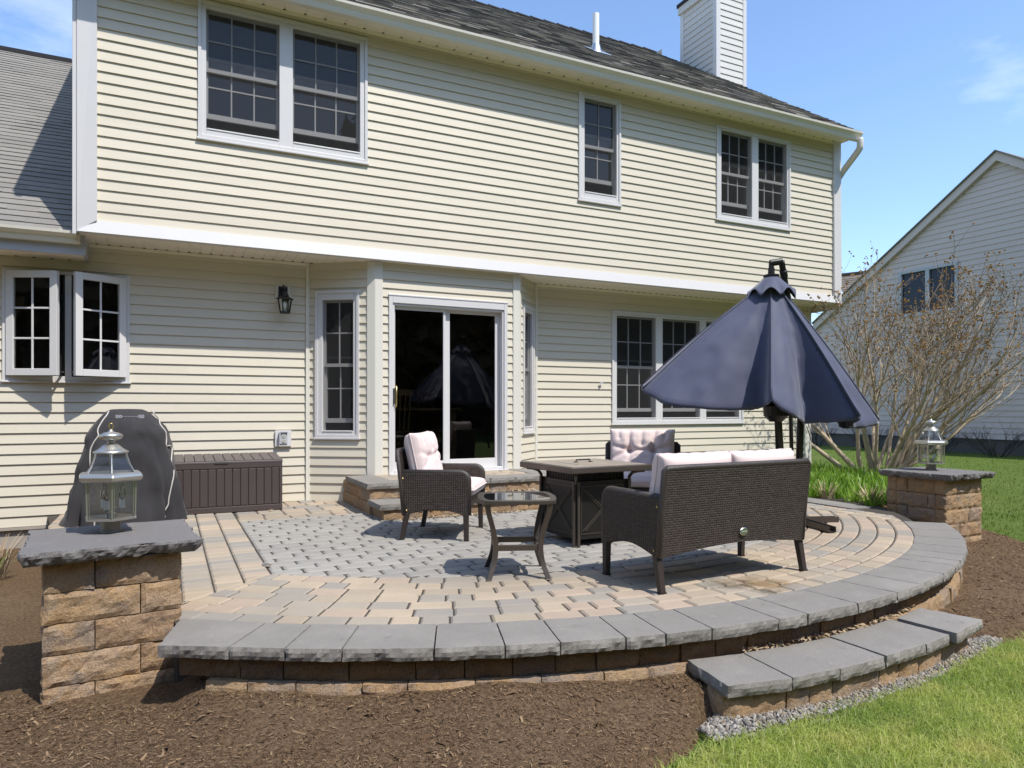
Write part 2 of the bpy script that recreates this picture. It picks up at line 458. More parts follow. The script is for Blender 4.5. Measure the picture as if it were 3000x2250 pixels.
def clad(mb, O, U, V, N, L, H, pitch, butt, openings=(), seam=3.6, span=None, rr=None, jit=.0):
    O = Vector(O); rr = rr or R
    k = 0
    while k * pitch < H - 1e-4:
        v0 = k * pitch; v1 = min(H, v0 + pitch); k += 1
        a, b = (0, L) if span is None else span((v0 + v1) / 2)
        if b - a < .02: continue
        cuts = {a, b}
        for (p, q, r, t) in openings:
            if r < v1 and t > v0:
                cuts |= {min(max(p, a), b), min(max(q, a), b)}
        u = a + rr.uniform(.2, seam)
        while u < b:
            cuts.add(u); u += seam * rr.uniform(.75, 1.0) if seam > 1 else seam * rr.uniform(.5, 1.25)
        cs = sorted(cuts); bo = butt
        for i in range(len(cs) - 1):
            u0, u1 = cs[i], cs[i + 1]
            if u1 - u0 < 1e-4: continue
            bo = butt * (1 + rr.uniform(-jit, jit)) if jit else butt + rr.uniform(-.0006, .0006)
            ivs = [(v0, v1)]
            for (p, q, r, t) in openings:
                if p <= u0 + 1e-5 and q >= u1 - 1e-5:
                    nv = []
                    for (x, y) in ivs:
                        if t <= x or r >= y: nv.append((x, y)); continue
                        if r > x: nv.append((x, r))
                        if t < y: nv.append((t, y))
                    ivs = nv
            dv = rr.uniform(-jit, jit) * pitch * .12 if jit else 0
            for (x, y) in ivs:
                ox = bo * (1 - (x - v0) / pitch); oy = bo * (1 - (y - v0) / pitch)
                xx = x + (dv if x == v0 else 0)
                P = [O + U * u0 + V * xx + N * ox, O + U * u1 + V * xx + N * ox, O + U * u1 + V * y + N * oy, O + U * u0 + V * y + N * oy]
                vs = P + [O + U * u0 + V * xx - N * .004, O + U * u1 + V * xx - N * .004]
                fs = [(0, 1, 2, 3)]
                if x == v0: fs.append((4, 5, 1, 0))
                if jit: fs += [(4, 0, 3), (1, 5, 2)]
                mb.add(vs, fs)
    return mb
def lbox(mb, O, U, N, u0, u1, v0, v1, n0, n1):
    O = Vector(O)
    P = []
    for v in (v0, v1):
        for u, n in ((u0, n1), (u1, n1), (u1, n0), (u0, n0)):
            P.append(O + U * u + Z_ * v + N * n)
    return mb.hexa(P)
def lquad(mb, O, U, N, u0, u1, v0, v1, n):
    O = Vector(O)
    return mb.quad(O + U * u0 + Z_ * v0 + N * n, O + U * u1 + Z_ * v0 + N * n, O + U * u1 + Z_ * v1 + N * n, O + U * u0 + Z_ * v1 + N * n)

def sash(win, O, U, N, u0, u1, v0, v1, n, cols, rows, name, stile=.022, top=.026, bot=.038):
    s = MB(); d = .024
    lbox(s, O, U, N, u0, u0 + stile, v0, v1, n - d, n); lbox(s, O, U, N, u1 - stile, u1, v0, v1, n - d, n)
    lbox(s, O, U, N, u0 + stile, u1 - stile, v0, v0 + bot, n - d, n + .002); lbox(s, O, U, N, u0 + stile, u1 - stile, v1 - top, v1, n - d, n + .002)
    a, b, c, e = u0 + stile, u1 - stile, v0 + bot, v1 - top
    for k in range(1, cols):
        x = a + (b - a) * k / cols; lbox(s, O, U, N, x - .007, x + .007, c, e, n - .016, n - .006)
    for k in range(1, rows):
        y = c + (e - c) * k / rows; lbox(s, O, U, N, a, b, y - .007, y + .007, n - .0165, n - .0065)
    hb(s, name, 'trim', win)
    g = MB(); lquad(g, O, U, N, a, b, c, e, n - .019); hb(g, 'glass_pane', 'glass', win)

def unit(win, O, U, N, u0, u1, v0, v1, cols, lift=.13, screen=True):
    m = (v0 + v1) / 2
    sash(win, O, U, N, u0, u1, m - .015, v1, -.032, cols, 2, 'upper_sash')
    sash(win, O, U, N, u0, u1, v0 + lift, m + .015 + lift, -.062, cols, 2, 'lower_sash', bot=.05)
    if screen:
        g = MB(); lquad(g, O, U, N, u0, u1, v0, v1, -.012); hb(g, 'insect_screen', 'screen', win)

def window(O, U, N, w, h, units, edge, cols=3, lift=.13, label=None, screen=True):
    """casing round all units; units = [(u0,u1)] clear openings; edge = (bottom, top) clear height"""
    c = MB(); b, t = edge
    us = sorted(units)
    k = .032
    # outer flange
    for (a0, a1, b0, b1) in ((0, k, 0, h), (w - k, w, 0, h), (k, w - k, 0, k), (k, w - k, h - k, h)):
        lbox(c, O, U, N, a0, a1, b0, b1, -.02, .030)
    # jamb pieces between flange and openings
    xs = [k] + [q for u in us for q in u] + [w - k]
    for i in range(0, len(xs), 2):
        lbox(c, O, U, N, xs[i], xs[i + 1], k, h - k, -.09, .016)
    for (a, q) in us:
        lbox(c, O, U, N, a, q, k, b, -.09, .0175); lbox(c, O, U, N, a, q, t, h - k, -.09, .0175)
        lbox(c, O, U, N, a + .006, q - .006, b - .012, b + .004, .0175, .024)
    lbox(c, O, U, N, -.012, w + .012, -.022, 0, -.02, .036)   # drip sill
    o = hb(c, 'window', 'trim', bevel=.004)
    if label: o['label'] = label
    for (a, q) in us: unit(o, O, U, N, a, q, b, t, cols, lift, screen)
    return o

UY, RY, BY = 7.66, 8.19, 7.74
P_ = .1016
# --- openings
WA = (.263, 3.738, 1.705, 1.372); WB = (4.677, 3.698, .643, 1.372); WC = (6.944, 3.72, 1.438, 1.325)
WT = (5.54, .832, 2.42, 1.575); WK = (-1.426, 1.312, 1.072, 1.078)
# upper storey siding
s = MB(); o = (-.62, UY, 2.80)
clad(s, o, X_, Z_, F_, 9.93, 2.42, P_, .0145, [(x - o[0] + .01, x + w - o[0] - .01, z - 2.80 + .01, z + h - 2.80 - .01) for x, z, w, h in (WA, WB, WC)])
hb(s, 'upper_siding', 'siding')
# recessed ground-floor siding, left and right of the bay
s = MB(); o = (-7.5, RY, -.10)
clad(s, o, X_, Z_, F_, 8.93, 2.80, .1005, .0145, [(WK[0] - o[0] + .01, WK[0] + WK[2] - o[0] - .01, WK[1] + .11, WK[1] + WK[3] + .09)])
hb(s, 'lower_siding', 'siding')
s = MB(); o = (4.33, RY, -.10)
clad(s, o, X_, Z_, F_, 4.95, 2.80, .1005, .0145, [(WT[0] - o[0] + .01, WT[0] + WT[2] - o[0] - .01, WT[1] + .11, WT[1] + WT[3] + .09)])
hb(s, 'lower_siding', 'siding')
# bay
s = MB(); DU = (2.23, 3.712)
clad(s, (2.16, BY, .20), X_, Z_, F_, 1.64, 2.50, .1, .0145, [(.075, 1.545, 0.0, 2.12)])
hb(s, 'bay_front_siding', 'siding')
bl0, bl1 = Vector((1.42, RY, 0)), Vector((2.075, BY, 0)); bu = (bl1 - bl0).normalized(); bn = Vector((bu.y, -bu.x, 0))
br0, br1 = Vector((3.87, BY, 0)), Vector((4.337, RY, 0)); cu = (br1 - br0).normalized(); cn = Vector((cu.y, -cu.x, 0))
s = MB(); clad(s, bl0 + Z_ * -.10, bu, Z_, bn, (bl1 - bl0).length, 2.80, .1, .0145, [(.105, .610, .82, 2.47)], seam=9)
hb(s, 'bay_side_siding', 'siding')
s = MB(); clad(s, br0 + Z_ * -.10, cu, Z_, cn, (br1 - br0).length, 2.80, .1, .0145, [(.15, .56, .85, 2.44)], seam=9)
hb(s, 'bay_side_siding', 'siding')
# gable ends, back wall
def gable_span(v): 
    zz = v + 2.6
    if zz < 5.25: return (0, 9.0)
    q = (zz - 5.25) / .695
    return (min(4.4, q - .1), max(4.5, 9.6 - q))
s = MB(); clad(s, (9.44, UY, 2.6), Y_, Z_, X_, 9.4, 6.1, P_, .0145, [], span=gable_span)
clad(s, (9.40, RY, -.3), Y_, Z_, X_, 8.5, 3.0, P_, .0145, []); hb(s, 'gable_siding', 'siding')
s = MB(); clad(s, (-.745, 16.8, 2.6), -Y_, Z_, -X_, 9.13, 6.1, P_, .0145, [], span=lambda v: (lambda a: (9.13 - a[1] if a[1] < 9.0 else 0.0, 9.13 - a[0] if a[0] > .01 else 9.13))(gable_span(v)))
hb(s, 'gable_siding', 'siding')
s = MB(); s.boxb(-7.4, 9.4, 16.8, 16.9, -.3, 5.3); hb(s, 'back_wall', 'siding')
# trims
s = MB()
s.hexa([(-.765, 7.625, 2.685), (-.60, 7.612, 2.80), (-.60, 7.70, 2.80), (-.765, 7.70, 2.685), (-.765, 7.625, 5.22), (-.60, 7.625, 5.22), (-.60, 7.70, 5.22), (-.765, 7.70, 5.22)])
s.boxb(-.80, -.768, 7.635, 7.80, 2.66, 5.22)
hb(s, 'corner_trim', 'trim', bevel=.004)
s = MB()
s.hexa([(9.30, 7.612, 2.80), (9.46, 7.612, 2.685), (9.46, 7.74, 2.685), (9.30, 7.74, 2.80), (9.30, 7.625, 5.22), (9.46, 7.625, 5.22), (9.46, 7.74, 5.22), (9.30, 7.74, 5.22)])
hb(s, 'corner_trim', 'trim', bevel=.004)
s = MB()
s.hexa([(-.765, 7.605, 2.685), (9.46, 7.605, 2.685), (9.46, 7.70, 2.685), (-.765, 7.70, 2.685), (-.598, 7.63, 2.806), (9.298, 7.63, 2.806), (9.298, 7.70, 2.806), (-.598, 7.70, 2.806)])
hb(s, 'band_board', 'trim')
def post(x0, x1, y0, y1, z0, z1, m='post'):
    q = MB(); q.boxb(x0, x1, y0, y1, z0, z1); return hb(q, 'corner_post', m, bevel=.005)
post(9.28, 9.42, 8.155, 8.3, -.3, 2.69)
q = MB()
lbox(q, (2.075, BY, 0), X_, F_, 0, .087, .18, 2.684, -.05, .022); hb(q, 'corner_post', 'post', bevel=.004)
q = MB(); lbox(q, bl1, bu, bn, -.085, .012, .18, 2.684, -.05, .022); hb(q, 'corner_post', 'post', bevel=.004)
q = MB(); lbox(q, (3.79, BY, 0), X_, F_, 0, .09, .18, 2.684, -.05, .022); hb(q, 'corner_post', 'post', bevel=.004)
q = MB(); lbox(q, br0, cu, cn, -.012, .05, .18, 2.684, -.05, .022); hb(q, 'corner_post', 'post', bevel=.004)
q = MB(); q.boxb(1.395, 1.425, 8.155, 8.2, -.1, 2.684); lbox(q, bl0, bu, bn, .0, .03, -.1, 2.684, -.02, .022); hb(q, 'corner_post', 'post', bevel=.003)
q = MB(); q.boxb(4.335, 4.362, 8.155, 8.2, -.1, 2.684); lbox(q, br1, cu, cn, -.03, .0, -.1, 2.684, -.02, .022); hb(q, 'corner_post', 'post', bevel=.003)
# soffits
def soffit(x0, x1, y0, y1, z, name, step=.2):
    q = MB(); x = x0
    while x < x1:
        w = min(step, x1 - x)
        q.boxb(x, x + w - .006, y0, y1, z, z + .012); q.boxb(x + w - .006, x + w, y0, y1, z + .006, z + .012)
        x += step
    n0 = len(q.f); x = x0 + step
    while x < x1 - .02:
        q.boxb(x - .016, x + .012, y1 - .03, y1 - .003, z - .0015, z + .003); x += step
    hb(q, name, 'soffit', mats2=(MAT['slot'], n0))
soffit(-.745, 9.45, 7.70, 8.165, 2.688, 'lower_soffit', .105)
soffit(-.80, 9.50, 7.425, 7.645, 5.20, 'eave_soffit', .21)
q = MB(); q.boxb(-.62, 9.30, 7.632, 7.66, 5.165, 5.20); q.boxb(-7.4, 1.42, 8.158, 8.19, 2.655, 2.685); q.boxb(4.35, 9.3, 8.158, 8.19, 2.655, 2.685); hb(q, 'frieze_trim', 'soffit')
def gutter(x0, x1, yb, zt, name, hang=.9, d=.125, h=.115):
    """open K-style gutter: back, floor, curled front"""
    pr = [(0, 0), (0, -h), (-.055, -h), (-.066, -h + .03), (-.070, -h + .05), (-d + .026, -.05), (-d + .010, -.034), (-d, -.026), (-d - .004, 0), (-d + .012, .003), (-d + .012, -.006), (-d + .004, -.012), (-d + .032, -.046), (-.064, -h + .052), (-.058, -h + .03), (-.05, -h + .004), (-.004, -h + .004), (-.004, 0)]
    q = MB(); n = len(pr)
    vs = [(x0, yb + y, zt + z) for y, z in pr] + [(x1, yb + y, zt + z) for y, z in pr]
    fs = [(i, (i + 1) % n, n + (i + 1) % n, n + i) for i in range(n)]
    q.add(vs, fs)
    e = list(range(9))
    q.add([(x0, yb + pr[i][0], zt + pr[i][1]) for i in e] + [(x1, yb + pr[i][0], zt + pr[i][1]) for i in e], [tuple(range(9)), tuple(range(17, 8, -1))])
    x = x0 + .35
    while x < x1:
        q.boxb(x, x + .02, yb - d, yb, zt - .004, zt + .006); x += hang
    return hb(q, name, 'gutter')
q = MB(); q.boxb(-.80, 9.50, 7.40, 7.424, 5.155, 5.30); hb(q, 'fascia', 'gutter')
gutter(-.84, 9.53, 7.398, 5.262, 'gutter', 1.0, .110)
# roof of the main house (front slope in tabs, back slope plain), rake boards
sl = Vector((0, 1, .695)).normalized(); rn = Vector((0, -.695, 1)).normalized()
rl = math.hypot(5.15, 5.15 * .695)
s = MB(); clad(s, (-.88, 7.35, 5.29), X_, sl, rn, 10.42, rl - .07, .142, .011, [], seam=.3, rr=random.Random(3), jit=.45); hb(s, 'roof', 'shingle')
s = MB(); s.hexa([(-.87, 7.37, 5.265), (9.53, 7.37, 5.265), (9.53, 12.44, 8.80), (-.87, 12.44, 8.80), (-.87, 7.37, 5.295), (9.53, 7.37, 5.295), (9.53, 12.44, 8.825), (-.87, 12.44, 8.825)])
s.hexa([(-.87, 12.44, 8.80), (9.53, 12.44, 8.80), (9.53, 17.1, 5.5), (-.87, 17.1, 5.5), (-.87, 12.44, 8.83), (9.53, 12.44, 8.83), (9.53, 17.1, 5.53), (-.87, 17.1, 5.53)]); hb(s, 'roof_deck', 'ridge')
s = MB()
for k in range(34):
    x = -.88 + k * .307
    s.hexa([(x, 12.33, 8.775 + .004), (x + .32, 12.33, 8.765), (x + .32, 12.45, 8.85), (x, 12.45, 8.866), (x, 12.33, 8.80), (x + .32, 12.33, 8.785), (x + .32, 12.45, 8.87), (x, 12.45, 8.89)])
    s.hexa([(x, 12.45, 8.85), (x + .32, 12.45, 8.85), (x + .32, 12.57, 8.77), (x, 12.57, 8.77), (x, 12.45, 8.89), (x + .32, 12.45, 8.87), (x + .32, 12.57, 8.79), (x, 12.57, 8.80)])
hb(s, 'ridge_cap', 'ridge')
for xx in (9.47, -.87):
    s = MB(); s.hexa([(xx, 7.33, 5.10), (xx + .05, 7.33, 5.10), (xx + .05, 12.44, 8.65), (xx, 12.44, 8.65), (xx, 7.33, 5.235), (xx + .05, 7.33, 5.235), (xx + .05, 12.44, 8.79), (xx, 12.44, 8.79)])
    s.hexa([(xx, 12.44, 8.65), (xx + .05, 12.44, 8.65), (xx + .05, 17.1, 5.35), (xx, 17.1, 5.35), (xx, 12.44, 8.79), (xx + .05, 12.44, 8.79), (xx + .05, 17.1, 5.49), (xx, 17.1, 5.49)]); hb(s, 'rake_board', 'trim')
# downspout at the right-hand end
s = MB(); s.tube(catmull([(9.47, 7.30, 5.155), (9.475, 7.30, 5.06), (9.48, 7.34, 4.98), (9.50, 7.62, 4.76), (9.51, 7.82, 4.58), (9.51, 8.36, 4.20), (9.51, 8.42, 4.0), (9.51, 8.42, -.2)], 5), [.048] * 36, 12); hb(s, 'downspout', 'gutter', smooth=True)
# vent pipe on the roof
vp = (5.85, 9.06)
zv = 5.262 + (vp[1] - 7.29) * .695
q = MB(); q.lathe([(.05, -.1), (.05, .56), (.043, .56), (.043, .4)], (vp[0], vp[1], zv), 20); pv = hb(q, 'vent_pipe', 'white', smooth=False)
q = MB(); q.lathe([(.115, -.08), (.07, .05), (.056, .10), (.052, .10)], (vp[0], vp[1], zv), 20); q.hexa([(vp[0] - .15, vp[1] - .19, zv - .125), (vp[0] + .15, vp[1] - .19, zv - .125), (vp[0] + .15, vp[1] + .12, zv + .09), (vp[0] - .15, vp[1] + .12, zv + .09), (vp[0] - .15, vp[1] - .19, zv - .117), (vp[0] + .15, vp[1] - .19, zv - .117), (vp[0] + .15, vp[1] + .12, zv + .098), (vp[0] - .15, vp[1] + .12, zv + .098)]); hb(q, 'flashing', 'steel', pv)
# chimney chase on the gable end
cx0, cx1, cy0, cy1 = 9.56, 10.30, 10.52, 11.56
s = MB(); clad(s, (cx0 + .06, cy0, -.3), X_, Z_, F_, cx1 - cx0 - .12, 9.5, .125, .014, [], seam=9); clad(s, (cx0, cy1 - .07, -.3), -Y_, Z_, -X_, cy1 - cy0 - .14, 9.5, .125, .014, [], seam=9)
clad(s, (cx1, cy0 + .07, -.3), Y_, Z_, X_, cy1 - cy0 - .14, 9.5, .125, .014, [], seam=9)
ch = hb(s, 'chimney', 'siding_chimney')
s = MB()
for x, y in ((cx0, cy0), (cx1, cy0), (cx0, cy1), (cx1, cy1)):
    s.boxb(min(x, x + (.085 if x == cx0 else -.085)) - (.018 if x == cx0 else -.018) * 1, max(x, x + (.085 if x == cx0 else -.085)) + (.018 if x == cx1 else 0), y - .018 if y == cy0 else y - .085, y + .085 if y == cy0 else y + .018, -.3, 9.2)
hb(s, 'chimney_corner', 'trim', ch)
s = MB(); s.boxb(cx0 - .05, cx1 + .05, cy0 - .05, cy1 + .05, 9.2, 9.35); hb(s, 'chimney_band', 'siding_chimney', ch)
s = MB(); s.boxb(cx0 - .07, cx1 + .07, cy0 - .07, cy1 + .07, 9.35, 9.42); hb(s, 'chimney_cap', 'ridge', ch)
# single-storey wing on the left: roof, gutter, fascia, soffit
rl2 = 5.87 * math.hypot(1, .695)
s = MB(); clad(s, (-7.5, 7.80, 2.70), X_, sl, rn, 6.76, rl2, .142, .009, [], seam=.42, rr=random.Random(8), jit=.3); hb(s, 'wing_roof', 'shingle_pale')
s = MB(); s.hexa([(-7.4, 7.83, 2.66), (-.77, 7.83, 2.66), (-.77, 13.67, 6.72), (-7.4, 13.67, 6.72), (-7.4, 7.83, 2.698), (-.77, 7.83, 2.698), (-.77, 13.67, 6.757), (-7.4, 13.67, 6.757)])
s.hexa([(-7.4, 13.67, 6.72), (-.77, 13.67, 6.72), (-.77, 17, 4.5), (-7.4, 17, 4.5), (-7.4, 13.67, 6.757), (-.77, 13.67, 6.757), (-.77, 17, 4.53), (-7.4, 17, 4.53)]); hb(s, 'roof_deck', 'ridge')
s = MB(); s.boxb(-7.5, -1.43, 13.58, 13.78, 6.73, 6.80); hb(s, 'ridge_cap', 'ridge')
s = MB(); s.boxb(-7.5, -.71, 7.81, 7.835, 2.50, 2.685); s.boxb(-.735, -.71, 7.835, 8.17, 2.50, 2.66); hb(s, 'fascia', 'fascia_grey')
gutter(-7.5, -.755, 7.808, 2.70, 'gutter', .52, .115, .105)
soffit(-7.4, -.72, 7.835, 8.165, 2.505, 'wing_soffit', .145)
# foundation
s = MB(); s.boxb(-7.4, 1.5, 8.20, 8.3, -.6, -.10); s.boxb(4.3, 9.38, 8.20, 8.3, -.6, -.10); s.boxb(-7.4, 1.5, 8.165, 8.19, -.13, -.105); hb(s, 'foundation', 'concrete')
# rooms behind the glass
def room(x0, x1, y0, y1, z0, z1):
    q = MB()
    q.quad((x0, y1, z0), (x1, y1, z0), (x1, y1, z1), (x0, y1, z1)); q.quad((x0, y0, z0), (x1, y0, z0), (x1, y1, z0), (x0, y1, z0))
    q.quad((x0, y0, z1), (x1, y0, z1), (x1, y1, z1), (x0, y1, z1)); q.quad((x0, y0, z0), (x0, y1, z0), (x0, y1, z1), (x0, y0, z1)); q.quad((x1, y0, z0), (x1, y1, z0), (x1, y1, z1), (x1, y0, z1))
    hb(q, 'room', 'room')
room(-.6, 3.6, UY + .1, 11.2, 2.80, 5.15); room(3.62, 9.3, UY + .1, 11.0, 2.80, 5.15)
room(-4.5, 1.38, RY + .08, 11.5, .28, 2.64); room(1.45, 4.32, RY + .02, 12, .28, 2.64); room(4.40, 9.2, RY + .08, 11.5, .28, 2.64)
# dining chairs and table seen dimly through the sliding door
def dining_chair(loc, rz, label):
    t = thing('dining_chair', label, 'chair', (*loc, .29), rz, 'wooden chairs inside the sliding door')
    q = MB(); q.boxb(-.21, .21, -.2, .2, .43, .46); q.build('seat', MAT['wood'], t, bevel=.008)
    for x in (-.19, .19):
        for y in (-.18, .18):
            q = MB(); q.bar((x, y, 0), (x * .9, y * .9, .44), .035, .035); q.build('leg', MAT['wood'], t)
    q = MB(); q.boxb(-.22, .22, -.215, -.185, .92, 1.0)
    for k in range(6): q.bar((-.16 + k * .064, -.19, .45), (-.19 + k * .076, -.2, .94), .018, .018)
    q.build('spindle_back', MAT['wood'], t)
dining_chair((2.62, 9.0), rad(10), 'wooden spindle-back chair inside, behind the left glass of the sliding door')
dining_chair((3.45, 9.5), rad(-150), 'wooden spindle-back chair inside, behind the right glass of the sliding door')
t = thing('dining_table', 'wooden dining table dimly seen through the sliding door', 'table', (3.05, 9.45, .29))
q = MB(); q.boxb(-.6, .6, -.4, .4, .72, .76); q.build('tabletop', MAT['wood'], t, bevel=.01)
for x in (-.5, .5):
    for y in (-.32, .32):
        q = MB(); q.bar((x, y, 0), (x, y, .72), .07, .07); q.build('leg', MAT['wood'], t)
# windows
window((WA[0], UY, WA[1]), X_, F_, WA[2], WA[3], [(.077, .777), (.913, 1.623)], (.10, 1.305), 3, .13, 'upper double window with raised lower sashes, nearest the left corner')
window((WB[0], UY, WB[1]), X_, F_, WB[2], WB[3], [(.09, .58)], (.11, 1.31), 2, .16, 'narrow single upper window')
window((WC[0], UY, WC[1]), X_, F_, WC[2], WC[3], [(.094, .675), (.80, 1.375)], (.09, 1.27), 3, .15, 'upper double window nearest the right corner')
window((WT[0], RY, WT[1]), X_, F_, WT[2], WT[3], [(.085, .76), (.88, 1.573), (1.69, 2.34)], (.075, 1.51), 3, .09, 'triple ground-floor window beside the umbrella')
window(bl0 + bu * .097 + Z_ * .715, bu, bn, .522, 1.655, [(.085, .45)], (.075, 1.55), 2, .09, 'tall narrow window in the left side of the bay')
window(br0 + cu * .14 + Z_ * .74, cu, cn, .43, 1.60, [(.07, .36)], (.07, 1.52), 2, .09, 'tall narrow window in the right side of the bay')
# casement pair, both leaves open
c = MB(); O = (WK[0], RY, WK[1]); w, h = WK[2], WK[3]
for (a0, a1, b0, b1) in ((0, .038, 0, h), (w - .038, w, 0, h), (.038, w - .038, 0, .045), (.038, w - .038, h - .03, h), (.51, .566, .045, h - .03)):
    lbox(c, O, X_, F_, a0, a1, b0, b1, -.10, .03)
lbox(c, O, X_, F_, -.012, w + .012, -.02, 0, -.02, .038)
kw = hb(c, 'window', 'trim', bevel=.004); kw['label'] = 'casement window with both leaves swung open'
c = MB()
for a0, a1 in ((.042, .507), (.569, 1.03)):
    for (p, q, r, t) in ((a0, a0 + .02, .048, h - .034), (a1 - .02, a1, .048, h - .034), (a0, a1, .048, .06), (a0, a1, h - .046, h - .034)): lbox(c, O, X_, F_, p, q, r, t, -.06, -.02)
hb(c, 'weatherstrip', 'darkmetal', kw)
g = MB(); lquad(g, O, X_, F_, .06, .49, .06, h - .04, -.05); hb(g, 'insect_screen', 'screen', kw)
g = MB(); lquad(g, O, X_, F_, .585, 1.015, .06, h - .04, -.05); hb(g, 'insect_screen', 'screen', kw)
def leaf(hx, sg, ang):
    """open leaf hinged at hx, swinging out"""
    U = Vector((sg * math.cos(ang), -math.sin(ang), 0)); N = Vector((-math.sin(ang) * sg * 1.0, -math.cos(ang), 0)) if True else None
    hh = h - .075
    o = Vector((hx, RY - .035, WK[1] + .045)); W = .475
    if sg < 0:
        o = o + U * W; U = -U
    c = MB(); st = .066
    for (p, q, r, t) in ((0, st, 0, hh), (W - st, W, 0, hh), (st, W - st, 0, st), (st, W - st, hh - st, hh)): lbox(c, o, U, N, p, q, r, t, -.03, .02)
    x = W / 2; lbox(c, o, U, N, x - .009, x + .009, st, hh - st, -.012, .004)
    for k in (1, 2):
        y = st + (hh - 2 * st) * k / 3; lbox(c, o, U, N, st, W - st, y - .009, y + .009, -.0125, .0035)
    lf = hb(c, 'casement_leaf', 'trim', kw, bevel=.003)
    g = MB(); lquad(g, o, U, N, st, W - st, st, hh - st, -.004); gp = hb(g, 'glass_pane', 'glass', kw)
leaf(-1.386, 1, rad(24)); leaf(-.393, -1, rad(29))
c = MB(); c.bar((-.93, RY - .03, 1.40), (-.99, RY - .17, 1.40), .02, .012); c.bar((-.85, RY - .03, 1.40), (-.79, RY - .19, 1.40), .02, .012); hb(c, 'crank_arm', 'steel', kw)
# sliding door
c = MB(); O = (DU[0], BY, .305)
for (a0, a1, b0, b1) in ((0, .045, 0, 2.01), (1.437, 1.482, 0, 2.01), (.045, 1.437, 1.93, 2.01)): lbox(c, O, X_, F_, a0, a1, b0, b1, -.05, .028)
lbox(c, O, X_, F_, -.005, 1.487, 2.01, 2.03, -.03, .034)
lbox(c, O, X_, F_, .045, .07, .0, 1.93, -.12, .012); lbox(c, O, X_, F_, 1.415, 1.437, 0, 1.93, -.12, .012); lbox(c, O, X_, F_, .07, 1.415, 1.905, 1.93, -.12, .012)
lbox(c, O, X_, F_, .0, 1.482, -.03, .0, -.1, .06); lbox(c, O, X_, F_, .07, 1.415, 0, .035, -.12, .02)
dr = hb(c, 'sliding_door', 'trim', bevel=.004)
def dpanel(a, b, n, sl_, sr, bt):
    c = MB()
    for (p, q, r, t) in ((a, a + sl_, .035, 1.905), (b - sr, b, .035, 1.905), (a + sl_, b - sr, .035, bt), (a + sl_, b - sr, 1.895 - .03, 1.905)): lbox(c, O, X_, F_, p, q, r, t, n - .03, n)
    hb(c, 'door_panel', 'trim', dr, bevel=.003)
    g = MB(); lquad(g, O, X_, F_, a + sl_, b - sr, bt, 1.868, n - .015); hb(g, 'glass_pane', 'glass_door', dr)
dpanel(.07, .70, -.03, .018, .03, .125); dpanel(.675, 1.415, -.065, .09, .06, .135)
c = MB(); x = DU[0] + .083
c.tube([(x, BY + .01, 1.30), (x, BY - .035, 1.285), (x, BY - .04, 1.2), (x, BY - .035, 1.07), (x, BY + .01, 1.055)], .009, 8); hb(c, 'door_handle', 'brass', dr, smooth=True)
c = MB(); c.boxb(x - .035, x - .012, BY - .03, BY + .01, 1.09, 1.27); hb(c, 'handle_plate', 'steel', dr)
# small things fixed to the wall
lp = thing('wall_lamp', 'black carriage lamp on the cream wall left of the sliding door', 'lamp', (1.148, 8.165, 2.2))
q = MB(); q.boxb(-.082, .086, -.018, .012, .035, .205); q.build('mounting_block', MAT['post'], lp, bevel=.004)
q = MB(); q.boxb(-.052, .045, -.034, -.016, .03, .195); q.tube([(-.005, -.03, .16), (-.005, -.09, .19), (-.005, -.13, .16), (-.005, -.13, .10)], .016, 8); q.build('bracket', MAT['darkmetal'], lp, bevel=.004)
lc = (0, -.14, -.045)
q = MB(); q.lathe([(.012, .165), (.03, .15), (.045, .118), (.09, .092), (.094, .083), (.076, .08)], lc, 6); q.build('hood', MAT['darkmetal'], lp)
q = MB(); q.lathe([(.05, -.072), (.056, -.065), (.052, -.05)], lc, 6); q.build('base_ring', MAT['darkmetal'], lp)
q = MB()
for k in range(6):
    a = 2 * math.pi * k / 6; q.bar((lc[0] + .072 * math.cos(a), lc[1] + .072 * math.sin(a), lc[2] + .085), (lc[0] + .05 * math.cos(a), lc[1] + .05 * math.sin(a), lc[2] - .06), .01, .01)
q.build('cage', MAT['darkmetal'], lp)
q = MB(); q.lathe([(.068, .08), (.047, -.055)], lc, 6); q.build('lamp_glass', MAT['glass_clear'], lp)
q = MB(); q.lathe([(.012, -.05), (.012, 0), (.022, .02), (.02, .045), (.003, .08)], lc, 10); q.build('bulb', MAT['white'], lp, smooth=True)
ou = thing('wall_outlet', 'grey two-socket outlet on a white block above the brown storage box', 'outlet', (1.15, 8.165, .7))
q = MB(); q.boxb(-.088, .086, -.02, .012, -.082, .096); q.build('mounting_block', MAT['trim'], ou, bevel=.004)
q = MB(); q.boxb(-.036, .042, -.032, -.018, -.053, .075); q.build('cover_plate', MAT['fascia_grey'], ou, bevel=.004)
for zz in (-.018, .036):
    q = MB(); q.lathe([(.022, 0), (.022, .006), (.0, .007)], (0, 0, 0), 16); q.v = [(x + .003, -.032 - z, y + zz) for x, y, z in q.v]; q.f = [f[::-1] for f in q.f]
    sk = q.build('socket', MAT['curtain'], ou)
    q = MB(); q.boxb(-.006, -.003, -.0405, -.037, zz - .004, zz + .008); q.boxb(.009, .012, -.0405, -.037, zz - .004, zz + .008); q.build('slot', MAT['slot'], sk)
q = MB(); q.boxb(-.04, .046, -.05, -.032, .075, .084); q.boxb(-.05, -.038, -.075, -.03, -.05, .08); q.build('cover_flap', MAT['fascia_grey'], ou)
cl = MB(); cl.bar((0, -.01, 0), (.05, -.02, .012), .012, .02); cl.bar((.005, -.01, -.02), (.02, -.012, -.035), .012, .016)
